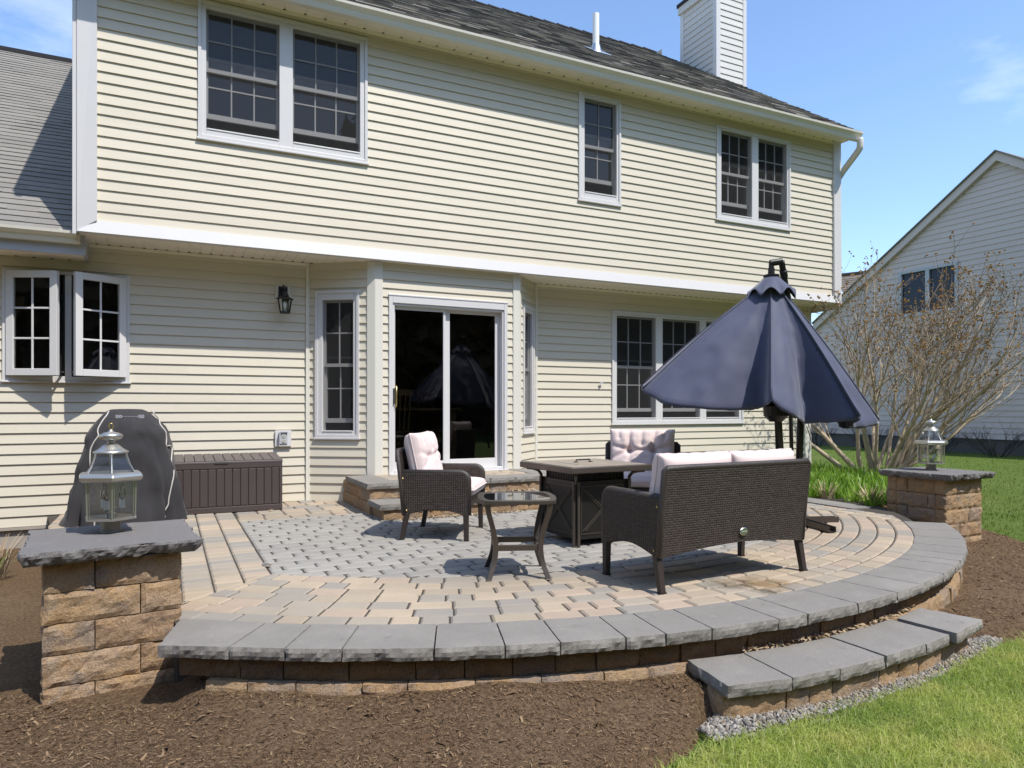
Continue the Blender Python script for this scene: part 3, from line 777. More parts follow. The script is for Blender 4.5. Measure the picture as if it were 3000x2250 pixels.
cl = tag(cl.build('wall_clip', MAT['fascia_grey']), 'small grey metal clip on the siding left of the triple window', 'clip'); cl.location = (5.33, 8.165, 1.39)
# ------------------------------------------------------------------ paving
CX, CY, RO, RI, RG = 2.86, 7.44, 4.90, 4.55, 3.60
def clip(poly, a, b, c):
    """keep the side a*x+b*y+c >= 0"""
    out = []
    for i in range(len(poly)):
        p, q = poly[i], poly[(i + 1) % len(poly)]
        dp = a * p[0] + b * p[1] + c; dq = a * q[0] + b * q[1] + c
        if dp >= 0: out.append(p)
        if (dp >= 0) != (dq >= 0):
            t = dp / (dp - dq); out.append((p[0] + (q[0] - p[0]) * t, p[1] + (q[1] - p[1]) * t))
    return out
def disc_clip(poly, r):
    for k in range(40, 110):
        a = math.pi + math.pi * (k - 40) / 70 * 1.0
        ex, ey = math.cos(a), math.sin(a)
        poly = clip(poly, -ex, -ey, r + ex * CX + ey * CY)
        if len(poly) < 3: return []
    return poly
def area(p): return abs(sum(p[i][0] * p[(i + 1) % len(p)][1] - p[(i + 1) % len(p)][0] * p[i][1] for i in range(len(p)))) / 2
def inset(p, d):
    n = len(p); cx = sum(q[0] for q in p) / n; cy = sum(q[1] for q in p) / n
    sg = 1 if sum(p[i][0] * p[(i + 1) % n][1] - p[(i + 1) % n][0] * p[i][1] for i in range(n)) > 0 else -1
    out = []
    for i in range(n):
        a, b, c = Vector(p[i - 1]), Vector(p[i]), Vector(p[(i + 1) % n])
        e1 = (b - a); e2 = (c - b)
        if e1.length < 1e-6 or e2.length < 1e-6: out.append(tuple(b)); continue
        e1.normalize(); e2.normalize()
        n1 = Vector((-e1.y, e1.x)) * sg; n2 = Vector((-e2.y, e2.x)) * sg
        m = n1 + n2; k = m.dot(n1)
        if k < .2: out.append(tuple(b + (n1 * d))); continue
        out.append(tuple(b + m * (d / k)))
    return out
def dedupe(p, e=.004):
    o = []
    for q in p:
        if not o or math.dist(q, o[-1]) > e: o.append(q)
    if len(o) > 1 and math.dist(o[0], o[-1]) < e: o.pop()
    return o
def paver(mb, poly, z=0.0, gap=.0052, bev=.011, rr=R):
    poly = dedupe(poly)
    if len(poly) < 3 or area(poly) < .0006: return
    p = inset(poly, gap); q = inset(p, bev)
    n = len(p); dz = z + rr.uniform(-.0025, .0015); tx = rr.uniform(-.006, .006); ty = rr.uniform(-.006, .006)
    cx = sum(a[0] for a in p) / n; cy = sum(a[1] for a in p) / n
    vs = [(x, y, dz + (x - cx) * tx + (y - cy) * ty) for x, y in q] + [(x, y, dz - .0085 + (x - cx) * tx + (y - cy) * ty) for x, y in p] + [(x, y, z - .05) for x, y in p]
    fs = [tuple(range(n))]
    for i in range(n):
        j = (i + 1) % n
        fs += [(n + i, n + j, j, i), (2 * n + i, 2 * n + j, n + j, n + i)]
    mb.add(vs, fs)
MX, MY, MK = .585, 4.655, .947                  # mitre line between straight and curved bands
XR = 6.05
tan = MB(); gry = MB()
def on_left(p): return clip(p, -MK, 1, -(MY - MK * MX))
def on_right(p): return clip(p, MK, -1, (MY - MK * MX))
# curved rows
nr = 7; dr_ = (RI - RG) / nr
for k in range(nr):
    r1 = RI - k * dr_; r0 = r1 - dr_; a = rad(180) + R.uniform(0, .02)
    while a < rad(360):
        w = R.choice((.15, .21, .21, .24)) / r1
        P = []
        for t in (0, .5, 1): P.append((CX + r1 * math.cos(a + w * t), CY + r1 * math.sin(a + w * t)))
        for t in (1, .5, 0): P.append((CX + r0 * math.cos(a + w * t), CY + r0 * math.sin(a + w * t)))
        a += w
        P = on_right(P); P = clip(P, -1, 0, XR) if P else P
        if P: P = clip(P, 1, 0, .02)
        if P and min(q[1] for q in P) < 8.19: paver(tan, P)
# straight left band: columns of stones laid across
for k in range(9):
    x1 = .583 - k * .172; x0 = x1 - .172; y = 3.4 + R.uniform(0, .1)
    while y < 8.19:
        w = R.choice((.105, .125, .15, .15))
        P = [(x0, y), (x1, y), (x1, min(y + w, 8.19)), (x0, min(y + w, 8.19))]; y += w
        P = on_left(P)
        if P: P = clip(P, 1, .157, -.20)
        if P and min(q[1] for q in P) > 4.0 - .9 * (x1 > .05): paver(tan, P)
# band along the house
for k in range(6):
    y0 = 6.95 + k * .205; y1 = min(y0 + .205, 8.19); x = .583 + R.uniform(0, .02)
    while x < 1.95:
        w = R.choice((.16, .2, .24)); P = [(x, y0), (min(x + w, 1.95), y0), (min(x + w, 1.95), y1), (x, y1)]; x += w; paver(tan, P)
# straight band beside the right-hand edging
for k in range(2):
    x0 = XR + k * .15; y = 3.7
    while y < 8.19:
        w = R.choice((.12, .16, .2)); P = [(x0, y), (x0 + .15, y), (x0 + .15, y + w), (x0, y + w)]; y += w
        P = disc_clip(P, RI)
        if len(P) > 2: paver(tan, P)
# grey field: rows along the house with clipped corners
y = 3.80; k = 0
while y < 8.19:
    h = .133; x = .585 - (.11 if k % 2 else 0) - R.uniform(0, .03)
    while x < XR:
        w = R.choice((.215, .215, .225, .205)); c = .024
        P = [(x + c, y), (x + w - c, y), (x + w, y + c), (x + w, y + h - c), (x + w - c, y + h), (x + c, y + h), (x, y + h - c), (x, y + c)]
        P = clip(P, 1, 0, -.586); P = clip(P, -1, 0, XR) if P else P
        if P and x < 1.95: P = clip(P, 0, -1, 6.945) if x + w / 2 < 1.95 else P
        if P: P = clip(P, 0, -1, 8.185)
        if P and len(P) > 2: P = disc_clip(P, RG - .003)
        if P and len(P) > 2: paver(gry, P, 0, .0062, .013)
        x += w
    y += h; k += 1
patio = tag(tan.build('patio', MAT['tan']), kind='structure', label='paved half-round patio of tan stones with a grey field')
pg = gry.build('grey_field', MAT['grey'], patio)
q = MB(); P = [(CX + (RI + .1) * math.cos(a), CY + (RI + .1) * math.sin(a)) for a in np.linspace(rad(232.6), rad(341), 60)] + [(6.75, 6.0), (6.75, 8.3), (-1.08, 8.3), (-.47, 4.3), (.0, 4.2)]
q.prism([p for p in P if True], -.4, -.0105); q.build('joint_sand', MAT['sand'], patio)

# ------------------------------------------------------------------ rough stone blocks
def rockhex(mb, c8, res=.03, amp=.008, faces='xXyY', freq=9, seed=0.0, bulge=0.0, ztop=.15):
    """eight corners; the faces named (x X y Y z Z, in the block's own frame) are broken stone, the rest nearly flat"""
    c8 = [Vector(p) for p in c8]
    lu = (c8[1] - c8[0]).length; lv = (c8[3] - c8[0]).length; lw = (c8[4] - c8[0]).length
    nu, nv, nw = max(2, int(lu / res)), max(2, int(lv / res)), max(2, int(lw / res))
    def at(u, v, w):
        a = c8[0].lerp(c8[1], u).lerp(c8[3].lerp(c8[2], u), v); b = c8[4].lerp(c8[5], u).lerp(c8[7].lerp(c8[6], u), v)
        return a.lerp(b, w)
    ctr = at(.5, .5, .5); cache = {}
    ux = (c8[1] - c8[0]).normalized(); vy = (c8[3] - c8[0]).normalized(); wz = (c8[4] - c8[0]).normalized()
    vs = []; fs = []
    def vert(i, j, k):
        key = (i, j, k)
        if key in cache: return cache[key]
        u, v, w = i / nu, j / nv, k / nw
        p = at(u, v, w)
        d = Vector((0, 0, 0)); s = seed
        edge = 0
        n1 = nz(p.x * freq + s, p.y * freq, p.z * freq, 4); n2 = nz(p.x * freq * 2.7 + s + 9, p.y * freq * 2.7, p.z * freq * 2.7, 3)
        e = n1 * amp + n2 * amp * .45
        dist = lambda t, L: min(t, 1 - t) * L
        for ax, hit, t0, t1, L0, L1, sg in (('x', i == 0, v, w, lv, lw, -1), ('X', i == nu, v, w, lv, lw, 1), ('y', j == 0, u, w, lu, lw, -1), ('Y', j == nv, u, w, lu, lw, 1), ('z', k == 0, u, v, lu, lv, -1), ('Z', k == nw, u, v, lu, lv, 1)):
            if not hit: continue
            dr = {'x': ux, 'X': ux, 'y': vy, 'Y': vy, 'z': wz, 'Z': wz}[ax] * sg
            if ax in faces:
                dd = min(dist(t0, L0), dist(t1, L1))
                d += dr * (e + bulge * min(1, dd / .03) - .004 * (1 if dd < 1e-6 else 0))
            else:
                d += dr * (e * ztop - (.0012 if min(dist(t0, L0), dist(t1, L1)) < 1e-6 else 0))
        cache[key] = len(vs); vs.append(p + d)
        return cache[key]
    for i in range(nu):
        for j in range(nv):
            fs.append((vert(i, j, 0), vert(i, j + 1, 0), vert(i + 1, j + 1, 0), vert(i + 1, j, 0)))
            fs.append((vert(i, j, nw), vert(i + 1, j, nw), vert(i + 1, j + 1, nw), vert(i, j + 1, nw)))
    for i in range(nu):
        for k in range(nw):
            fs.append((vert(i, 0, k), vert(i + 1, 0, k), vert(i + 1, 0, k + 1), vert(i, 0, k + 1)))
            fs.append((vert(i, nv, k), vert(i, nv, k + 1), vert(i + 1, nv, k + 1), vert(i + 1, nv, k)))
    for j in range(nv):
        for k in range(nw):
            fs.append((vert(0, j, k), vert(0, j, k + 1), vert(0, j + 1, k + 1), vert(0, j + 1, k)))
            fs.append((vert(nu, j, k), vert(nu, j + 1, k), vert(nu, j + 1, k + 1), vert(nu, j, k + 1)))
    mb.add(vs, fs)
def hexplan(p, z0, z1):
    return [(*q, z0) for q in p] + [(*q, z1) for q in p]
def ring(a0, a1, r0, r1):
    return [(CX + r1 * math.cos(a0), CY + r1 * math.sin(a0)), (CX + r1 * math.cos(a1), CY + r1 * math.sin(a1)), (CX + r0 * math.cos(a1), CY + r0 * math.sin(a1)), (CX + r0 * math.cos(a0), CY + r0 * math.sin(a0))]
def angof(x, y): return math.atan2(y - CY, x - CX) % (2 * math.pi)
WB_ = (CX, 2.54, -.3)
wall = thing('patio_wall', 'low curved wall of split-face blocks with grey capstones round the patio', 'wall', WB_)
a_start, a_end = angof(-.03, 3.46), angof(6.36, 4.02)
# courses of blocks under the capstones
s = MB()
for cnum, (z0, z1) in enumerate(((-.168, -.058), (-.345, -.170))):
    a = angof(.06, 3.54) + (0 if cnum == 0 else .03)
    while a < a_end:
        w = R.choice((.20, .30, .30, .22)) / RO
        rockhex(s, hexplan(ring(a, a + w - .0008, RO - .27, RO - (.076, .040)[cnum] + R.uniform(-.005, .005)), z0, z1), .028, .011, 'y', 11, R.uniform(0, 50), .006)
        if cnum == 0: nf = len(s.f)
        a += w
s.build('block_course', MAT['block_dark'], wall, smooth=False, off=WB_, mats2=(MAT['block'], nf))  # upper course has the capstone shade painted in, lower course plain
a = a_start; n = 0
while a < a_end - .01:
    w = min(R.choice((.20, .25, .31, .31, .40)) / RO, a_end - a)
    if a_end - a - w < .02: w = a_end - a
    s = MB()
    P = ring(a + .0005, a + w - .0005, RI, RO)
    if n == 0: P[0] = (-.045, 3.46); P[3] = (.055, 3.86)
    rockhex(s, hexplan(P, -.057, .0), .0165, .0095, 'y' + ('x' if n == 0 else '') + ('X' if a + w > a_end - .01 else ''), 14, R.uniform(0, 90), .002, .10)
    s.build('capstone', MAT['cap'], wall, off=WB_)
    a += w; n += 1
# flat edging along the right-hand side of the patio
ed = thing('patio_edging', 'flat grey stone edging between the patio and the leafy plants', 'edging', (6.52, 6.5, -.1))
y = 4.99; k = 0
while y < 8.1:
    w = R.choice((.3, .38, .45)); s = MB()
    rockhex(s, hexplan([(6.36 + .02 * (y - 5), y), (6.68 + .02 * (y - 5), y), (6.68 + .02 * (y + w - 5), y + w - .004), (6.36 + .02 * (y + w - 5), y + w - .004)], -.08, .006), .04, .004, 'xX', 9, R.uniform(0, 60), 0, .1)
    s.build('edging_stone', MAT['cap'], ed, off=(6.52, 6.5, -.1)); y += w

def pillar(loc, rz, body, cap, ztop, zbot, label, pat):
    t = thing('stone_pillar', label, 'pillar', (loc[0], loc[1], zbot), rz, 'stone pillars at the ends of the curved wall')
    off = -zbot
    h = body / 2; s = MB(); ch = .1445
    z1 = ztop - .066; c = 0
    T = .11
    while z1 > zbot:
        z0 = z1 - ch + .003
        f = pat[c % len(pat)]
        # front (-y), back (+y), left (-x), right (+x); the long faces alternate corners
        for face in range(4):
            L = body; cuts = [0] + [q if face % 2 == 0 else 1 - q for q in f] + [1]
            for i in range(len(cuts) - 1):
                u0, u1 = -h + L * cuts[i] + .0012, -h + L * cuts[i + 1] - .0012
                if face % 2: # side faces fit between front and back
                    u0 = max(u0, -h + T); u1 = min(u1, h - T)
                    if u1 - u0 < .02: continue
                def R2(x, y):
                    a = face * math.pi / 2
                    return (x * math.cos(a) - y * math.sin(a), x * math.sin(a) + y * math.cos(a))
                P = [R2(u0, -h), R2(u1, -h), R2(u1, -h + T), R2(u0, -h + T)]
                fc = 'y' + ('x' if i == 0 and face % 2 == 0 else '') + ('X' if i == len(cuts) - 2 and face % 2 == 0 else '')
                rockhex(s, hexplan(P, z0 + off, z1 + off), .021, .010, fc, 13, R.uniform(0, 99), .004)
        z1 -= ch; c += 1
    s.build('block_column', MAT['block'], t)
    s = MB(); k = cap / 2
    rockhex(s, hexplan([(-k, -k - .02), (k, -k - .02), (k, k - .02), (-k, k - .02)], ztop - .064 + off, ztop + off), .0128, .017, 'xXyY', 12, R.uniform(0, 99), .0, .04)
    # the hewn edge: the underside of the rim is broken back
    zc = ztop + off; v2 = []
    for x, y, z in s.v:
        e = max(abs(x), abs(y + .02)); d = (zc - z) / .064
        if e > k - .035 and d > .05:
            n1 = nz(x * 9 + 3, y * 9, z * 14 + loc[0], 4)
            kf = 1 - (.020 * d * d + .034 * max(0, n1 - .04) * d) / k
            x *= kf; y *= kf; z += max(0, n1) * .012 * d
        v2.append((x, y, z))
    s.v = v2
    s.build('cap_slab', MAT['capdark'], t)
    return t
pillar((-.255, 4.13), rad(5), .578, .735, .40, -.45, 'stone pillar with thick slate cap in front of the covered grill', [(.36,), (.69,), (.36,), (.69,)])
pillar((7.11, 4.62), rad(2), .62, .765, .40, -.50, 'stone pillar with slate cap beside the bare shrub and the lawn', [(.64,), (.30,), (.64,), (.36,)])

# landing and step at the sliding door
ld = thing('door_landing', 'raised landing and step of grey slabs and tan blocks below the sliding door', 'steps', (2.9, 7.3, 0))
def course(mb, x0, x1, y0, y1, z0, z1, sides, sizes=(.2, .3, .26)):
    T = .1
    if 'y' in sides:
        x = x0
        while x < x1 - .01:
            w = min(R.choice(sizes), x1 - x); rockhex(mb, hexplan([(x + .001, y0), (x + w - .001, y0), (x + w - .001, y0 + T), (x + .001, y0 + T)], z0, z1), .03, .007, 'y' + ('x' if x == x0 else '') + ('X' if x + w > x1 - .01 else ''), 12, R.uniform(0, 90), .004); x += w
    for sd, xx in (('x', x0), ('X', x1)):
        if sd in sides:
            y = y0 + T
            while y < y1 - .01:
                w = min(R.choice(sizes), y1 - y)
                P = [(xx, y + .001), (xx + T, y + .001), (xx + T, y + w - .001), (xx, y + w - .001)] if sd == 'x' else [(xx - T, y + .001), (xx, y + .001), (xx, y + w - .001), (xx - T, y + w - .001)]
                rockhex(mb, hexplan(P, z0, z1), .03, .007, sd, 12, R.uniform(0, 90), .004); y += w
def shft(mb, o): return mb.shift((-o[0], -o[1], -o[2]))
LO = (2.9, 7.3, 0)
LX0, LX1, LY = 1.74, 4.02, 6.78
s = MB()
for z0, z1 in ((-.02, .118), (.121, .246)): course(s, LX0 + .03, LX1 - .03, LY + .03, 8.0, z0, z1, 'xyX')
shft(s, LO).build('block_course', MAT['block'], ld)
for x0, x1 in ((LX0, 2.16), (2.162, 2.42), (2.422, 2.80), (2.802, 3.06), (3.062, 3.36), (3.362, 3.70), (3.702, LX1)):
    s = MB(); rockhex(s, hexplan([(x0, LY), (x1, LY), (x1, LY + .30), (x0, LY + .30)], .248, .304), .024, .007, 'y' + ('x' if x0 == LX0 else '') + ('X' if x1 == LX1 else ''), 15, R.uniform(0, 90), .002, .1)
    shft(s, LO).build('landing_slab', MAT['cap'], ld)
for xa, xb, ys in ((LX0, LX0 + .30, (7.082, 7.40, 7.72)), (LX1 - .30, LX1, (7.082, 7.40, 7.72))):
    for i in range(2):
        s = MB(); rockhex(s, hexplan([(xa, ys[i]), (xb, ys[i]), (xb, ys[i + 1] - .002), (xa, ys[i + 1] - .002)], .248, .304), .024, .007, 'x' if xa == LX0 else 'X', 15, R.uniform(0, 90), .002, .1)
        shft(s, LO).build('landing_slab', MAT['cap'], ld)
s = MB(); y = LY + .302
while y < 7.72:
    x = LX0 + .302
    while x < LX1 - .31:
        w = min(R.choice((.15, .2, .22)), LX1 - .302 - x); paver(s, [(x, y), (x + w, y), (x + w, y + .148), (x, y + .148)], .302); x += w
    y += .15
shft(s, LO).build('landing_paver', MAT['tan'], ld)
s = MB(); s.boxb(LX0 + .12, LX1 - .12, LY + .12, 7.74, .0, .246); shft(s, LO).build('landing_core', MAT['sand'], ld)
s = MB(); course(s, LX0 + .06, LX1 - .2, 6.40, 6.80, -.02, .092, 'xyX'); s.boxb(LX0 + .15, LX1 - .3, 6.5, 6.78, -.02, .09); shft(s, LO).build('step_block', MAT['block'], ld)
x = LX0 + .01
for w in (.44, .46, .45, .45, .24):
    s = MB(); rockhex(s, hexplan([(x, 6.37), (x + w - .002, 6.37), (x + w - .002, 6.80), (x, 6.80)], .094, .15), .024, .007, 'y' + ('x' if x < 1.8 else '') + ('X' if w == .24 else ''), 15, R.uniform(0, 90), .002, .1)
    shft(s, LO).build('step_slab', MAT['cap'], ld); x += w
# garden step outside the wall
gs = thing('garden_step', 'curved stone step of six grey slabs below the patio wall beside the lawn', 'step', (3.1, 2.45, -.32))
GO = (3.1, 2.45, -.32)
fr = [(2.153, 2.302), (2.478, 2.243), (2.765, 2.232), (3.10, 2.243), (3.44, 2.268), (3.703, 2.315), (4.083, 2.405)]
bk = [(2.205, 2.632), (2.515, 2.580), (2.75, 2.566), (3.10, 2.572), (3.395, 2.595), (3.672, 2.635), (3.99, 2.712)]
for i in range(6):
    s = MB(); g = .002
    P = [Vector(fr[i]).lerp(Vector(fr[i + 1]), .006), Vector(fr[i]).lerp(Vector(fr[i + 1]), .994), Vector(bk[i]).lerp(Vector(bk[i + 1]), .994), Vector(bk[i]).lerp(Vector(bk[i + 1]), .006)]
    dz = (0, .002, -.002, .003, -.001, .012)[i]
    if i == 5: P = [p + Vector((.012, -.03)) for p in P]
    rockhex(s, hexplan([tuple(p) for p in P], -.207 + dz, -.150 + dz), .0165, .009, 'y' + ('x' if i == 0 else '') + ('X' if i == 5 else ''), 15, R.uniform(0, 90), .002, .1)
    shft(s, GO).build('step_slab', MAT['cap'], gs)
s = MB()
for i in range(6):
    a, b, c, d = Vector(fr[i]), Vector(fr[i + 1]), Vector(bk[i + 1]), Vector(bk[i])
    k = .12; n = 2 if i % 2 else 1
    for j in range(n):
        t0, t1 = j / n, (j + 1) / n
        P = [a.lerp(b, t0 + .01).lerp(d.lerp(c, t0 + .01), k), a.lerp(b, t1 - .01).lerp(d.lerp(c, t1 - .01), k), a.lerp(b, t1 - .01).lerp(d.lerp(c, t1 - .01), .5), a.lerp(b, t0 + .01).lerp(d.lerp(c, t0 + .01), .5)]
        rockhex(s, hexplan([tuple(p) for p in P], -.36, -.209), .028, .010, 'y' + ('x' if i == 0 else '') + ('X' if i == 5 else ''), 12, R.uniform(0, 90), .005)
rockhex(s, hexplan([(2.215, 2.34), (2.33, 2.33), (2.36, 2.60), (2.25, 2.61)], -.36, -.209), .03, .008, 'xy', 12, 4.2, 0)
shft(s, GO).build('step_block', MAT['block'], gs)
# ------------------------------------------------------------------ ground
lawn = MB(); 
g = np.concatenate([np.linspace(-60, -8, 14), np.linspace(-6, 26, 34), np.linspace(30, 110, 17)])
lawn.grid([[(x, y, -.335) for x in g] for y in g], len(g), len(g))
lw = tag(lawn.build('lawn', MAT['lawn'], smooth=True), kind='structure', label='mown green lawn')
BED = np.array([(-9, -2.0), (-2, .4), (.6, 1.35), (1.25, 1.86), (1.63, 2.12), (1.86, 2.16), (1.98, 2.24), (2.1, 2.36), (2.6, 2.34), (3.3, 2.38), (3.95, 2.48), (4.25, 2.52), (4.4, 2.36), (5.4, 2.45), (6.7, 3.0), (7.55, 3.75), (8.05, 4.4), (8.45, 5.0), (8.8, 5.6), (9.8, 6.2), (11.2, 6.5), (12.6, 7.4), (12.4, 8.9), (11, 9.6), (9.6, 9.8), (9.0, 8.6), (-9, 8.6)])
def inpoly(x, y, P):
    ins = np.zeros(x.shape, bool); n = len(P)
    for i in range(n):
        x1, y1 = P[i]; x2, y2 = P[(i + 1) % n]
        c = ((y1 > y) != (y2 > y)) & (x < (x2 - x1) * (y - y1) / (y2 - y1 + 1e-12) + x1)
        ins ^= c
    return ins
def dpoly(x, y, P):
    d = np.full(x.shape, 1e9)
    for i in range(len(P)):
        a = P[i]; b = P[(i + 1) % len(P)]; ab = b - a
        t = np.clip(((x - a[0]) * ab[0] + (y - a[1]) * ab[1]) / (ab @ ab), 0, 1)
        d = np.minimum(d, np.hypot(x - a[0] - t * ab[0], y - a[1] - t * ab[1]))
    return d
_k = np.random.RandomState(4)
_W = [(_k.uniform(2, 5) * q, _k.uniform(0, 6.28), _k.uniform(0, 6.28), 1.0 / q) for q in (1, 1, 1, 2, 2, 3, 4, 6, 8, 10)]
def lump(x, y):
    s = 0
    for f, th, ph, a in _W: s = s + a * np.sin(f * (x * np.cos(th) + y * np.sin(th)) + ph)
    return s / 4
def sm(t): t = np.clip(t, 0, 1); return t * t * (3 - 2 * t)
def bedz(x, y):
    r = np.hypot(x - CX, y - CY); t = np.clip(r - 4.87, 0, 9)
    mound = (.088 + .02 * lump(x * 1.7 + 3, y)) * np.exp(-(t / .30) ** 2) * (1 - .55 * sm((x - 3.6) / 1.2)) * sm((x - .0) / .14)
    z = -.300 + mound + .012 * lump(x, y) - .012 * sm((.05 - x) / .3)
    z = z + .03 * np.exp(-((x - 1.3) ** 2 + (y - 2.45) ** 2) / .25)
    back = sm((x - 6.75) / .15) * sm((y - 5.05) / .3)
    z = z * (1 - back) + (-.10 + .012 * lump(x, y)) * back
    d = dpoly(x, y, BED)
    e = np.where(inpoly(x, y, BED), sm(d / .09), 0)
    return np.maximum(z, -.325) * e + (-.365) * (1 - e)
def sheet(name, x0, x1, y0, y1, st, mat, **k):
    xs = np.arange(x0, x1, st); ys = np.arange(y0, y1, st)
    X, Y = np.meshgrid(xs, ys); Z = bedz(X, Y)
    V = np.stack([X.ravel(), Y.ravel(), Z.ravel()], 1)
    nx = len(xs); i, j = np.meshgrid(np.arange(nx - 1), np.arange(len(ys) - 1))
    a = (j * nx + i).ravel(); F = np.stack([a, a + 1, a + nx + 1, a + nx], 1)
    cxm = V[F].mean(1)
    keep = (inpoly(cxm[:, 0], cxm[:, 1], BED) | (dpoly(cxm[:, 0], cxm[:, 1], BED) < .06)) & ~((np.hypot(cxm[:, 0] - CX, cxm[:, 1] - CY) < 4.6) & (cxm[:, 1] < 8.3) & (cxm[:, 0] + .157 * cxm[:, 1] > .25))
    return raw(name, V, F[keep], mat, smooth=True)
ml = tag(sheet('mulch_bed', -8.5, 12.8, -1.5, 9.9, .055, MAT['mulch']), kind='structure', label='dark brown bark mulch bed round the patio wall')
def slivers(n, x0, x1, y0, y1, lmin, lmax, seed, lift=.004):
    k = np.random.RandomState(seed)
    x = k.uniform(x0, x1, n); y = k.uniform(y0, y1, n)
    ok = inpoly(x, y, BED) & (np.hypot(x - CX, y - CY) > 4.88) & ~((np.abs(x + .255) < .31) & (np.abs(y - 4.13) < .31))
    x, y = x[ok], y[ok]; n = len(x); z = bedz(x, y)
    th = k.uniform(0, 6.283, n); L = lmin + (lmax - lmin) * k.power(.45, n); W = L * k.uniform(.10, .34, n); pit = k.normal(0, .30, n); rol = k.normal(0, .6, n)
    dx = np.stack([np.cos(th) * np.cos(pit), np.sin(th) * np.cos(pit), np.sin(pit)], 1)
    sx = np.stack([-np.sin(th) * np.cos(rol), np.cos(th) * np.cos(rol), np.sin(rol)], 1)
    c = np.stack([x, y, z + lift + np.abs(np.sin(pit)) * L * .35], 1)
    tp = k.uniform(.3, 1, n)[:, None]
    a = c - dx * (L / 2)[:, None] - sx * (W / 2)[:, None]; b = c + dx * (L / 2)[:, None] - sx * (W / 2)[:, None] * tp
    d = c + dx * (L / 2)[:, None] + sx * (W / 2)[:, None] * tp; e = c - dx * (L / 2)[:, None] + sx * (W / 2)[:, None]
    V = np.stack([a, b, d, e], 1).reshape(-1, 3); F = np.arange(4 * n).reshape(-1, 4)
    return V, F
parts = [slivers(80000, -.8, 2.4, 1.9, 4.0, .003, .017, 1), slivers(9000, -.8, 2.4, 1.9, 4.0, .012, .030, 7), slivers(500, -.8, 2.4, 1.9, 4.0, .03, .055, 2), slivers(26000, 3.6, 8.6, 2.2, 5.2, .008, .035, 3), slivers(16000, -2.6, -.3, 3.2, 8.2, .006, .03, 5)]
V = np.concatenate([p[0] for p in parts]); F = np.arange(len(V)).reshape(-1, 4)
tag(raw('mulch_chips', V, F, MAT['chip']), kind='stuff', label='loose shreds of bark over the mulch bed', cat='mulch')
# grass
def blades(x, y, z, hmin, hmax, wmin, wmax, seed, lean=.5):
    k = np.random.RandomState(seed); n = len(x)
    th = k.uniform(0, 6.283, n); H = k.uniform(hmin, hmax, n) * (.75 + .35 * np.clip(lump(x * .8, y * .8) + .5, 0, 1)); W = k.uniform(wmin, wmax, n); ln = np.abs(k.normal(0, lean, n)) + .12
    wind = np.stack([np.full(n, .25), np.full(n, -.1)], 1)
    d = np.stack([np.cos(th), np.sin(th)], 1) * ln[:, None] + wind * .5
    s = np.stack([-np.sin(th), np.cos(th), np.zeros(n)], 1) * (W / 2)[:, None]
    b = np.stack([x, y, z], 1)
    m = b + np.concatenate([d * (H * .38)[:, None], (H * .62)[:, None]], 1)
    t = b + np.concatenate([d * (H * 1.05)[:, None], (H * np.clip(1.0 - .25 * ln, .3, 1))[:, None]], 1)
    V = np.stack([b - s, b + s, m + s * .8, m - s * .8, t + s * .12, t - s * .12], 1).reshape(-1, 3)
    o = np.arange(n)[:, None] * 6
    F = np.concatenate([o + np.array([[0, 1, 2, 3]]), o + np.array([[3, 2, 4, 5]])], 0)
    return V, F
k = np.random.RandomState(9)
n = 190000
x = k.uniform(1.0, 5.4, n); y = k.uniform(.6, 2.5, n)
fw = x * .439 + y * .898; rt = x * .898 - y * .439
lowb = (1.36 / np.maximum(fw, .1)) < .64
LE = np.interp(x, [1.2, 1.63, 1.9, 2.6, 3.3, 3.95, 4.3, 5.4], [1.9, 2.12, 2.19, 2.195, 2.21, 2.32, 2.39, 2.45]) + .014 * lump(x * 3, y)
ok = ~inpoly(x, y, BED) & (y < LE) & (np.abs(rt / np.maximum(fw, .1)) < .85) & lowb
ok &= ~((dpoly(x, y, BED) < .03) & (k.uniform(0, 1, n) < .6))
x, y = x[ok], y[ok]
A = blades(x, y, np.full(len(x), -.338), .040, .088, .0018, .0040, 21, .85)
n = 60000
x = k.uniform(7, 22, n); y = k.uniform(2.5, 16, n); fw = x * .439 + y * .898; rt = x * .898 - y * .439; u = rt / fw
ok = ~inpoly(x, y, BED) & (u > .38) & (u < .85) & (k.uniform(0, 1, n) < np.clip(9 / fw, 0, 1) ** 1.5) & (x < 21.2)
x, y = x[ok], y[ok]
B = blades(x, y, np.full(len(x), -.338), .03, .055, .006, .012, 22)
tag(raw('grass', A[0], A[1], MAT['blade']), kind='stuff', label='sunlit grass blades in front of the garden step', cat='grass')
tag(raw('grass', B[0], B[1], MAT['blade_far']), kind='stuff', label='mown grass blades beyond the far pillar', cat='grass')
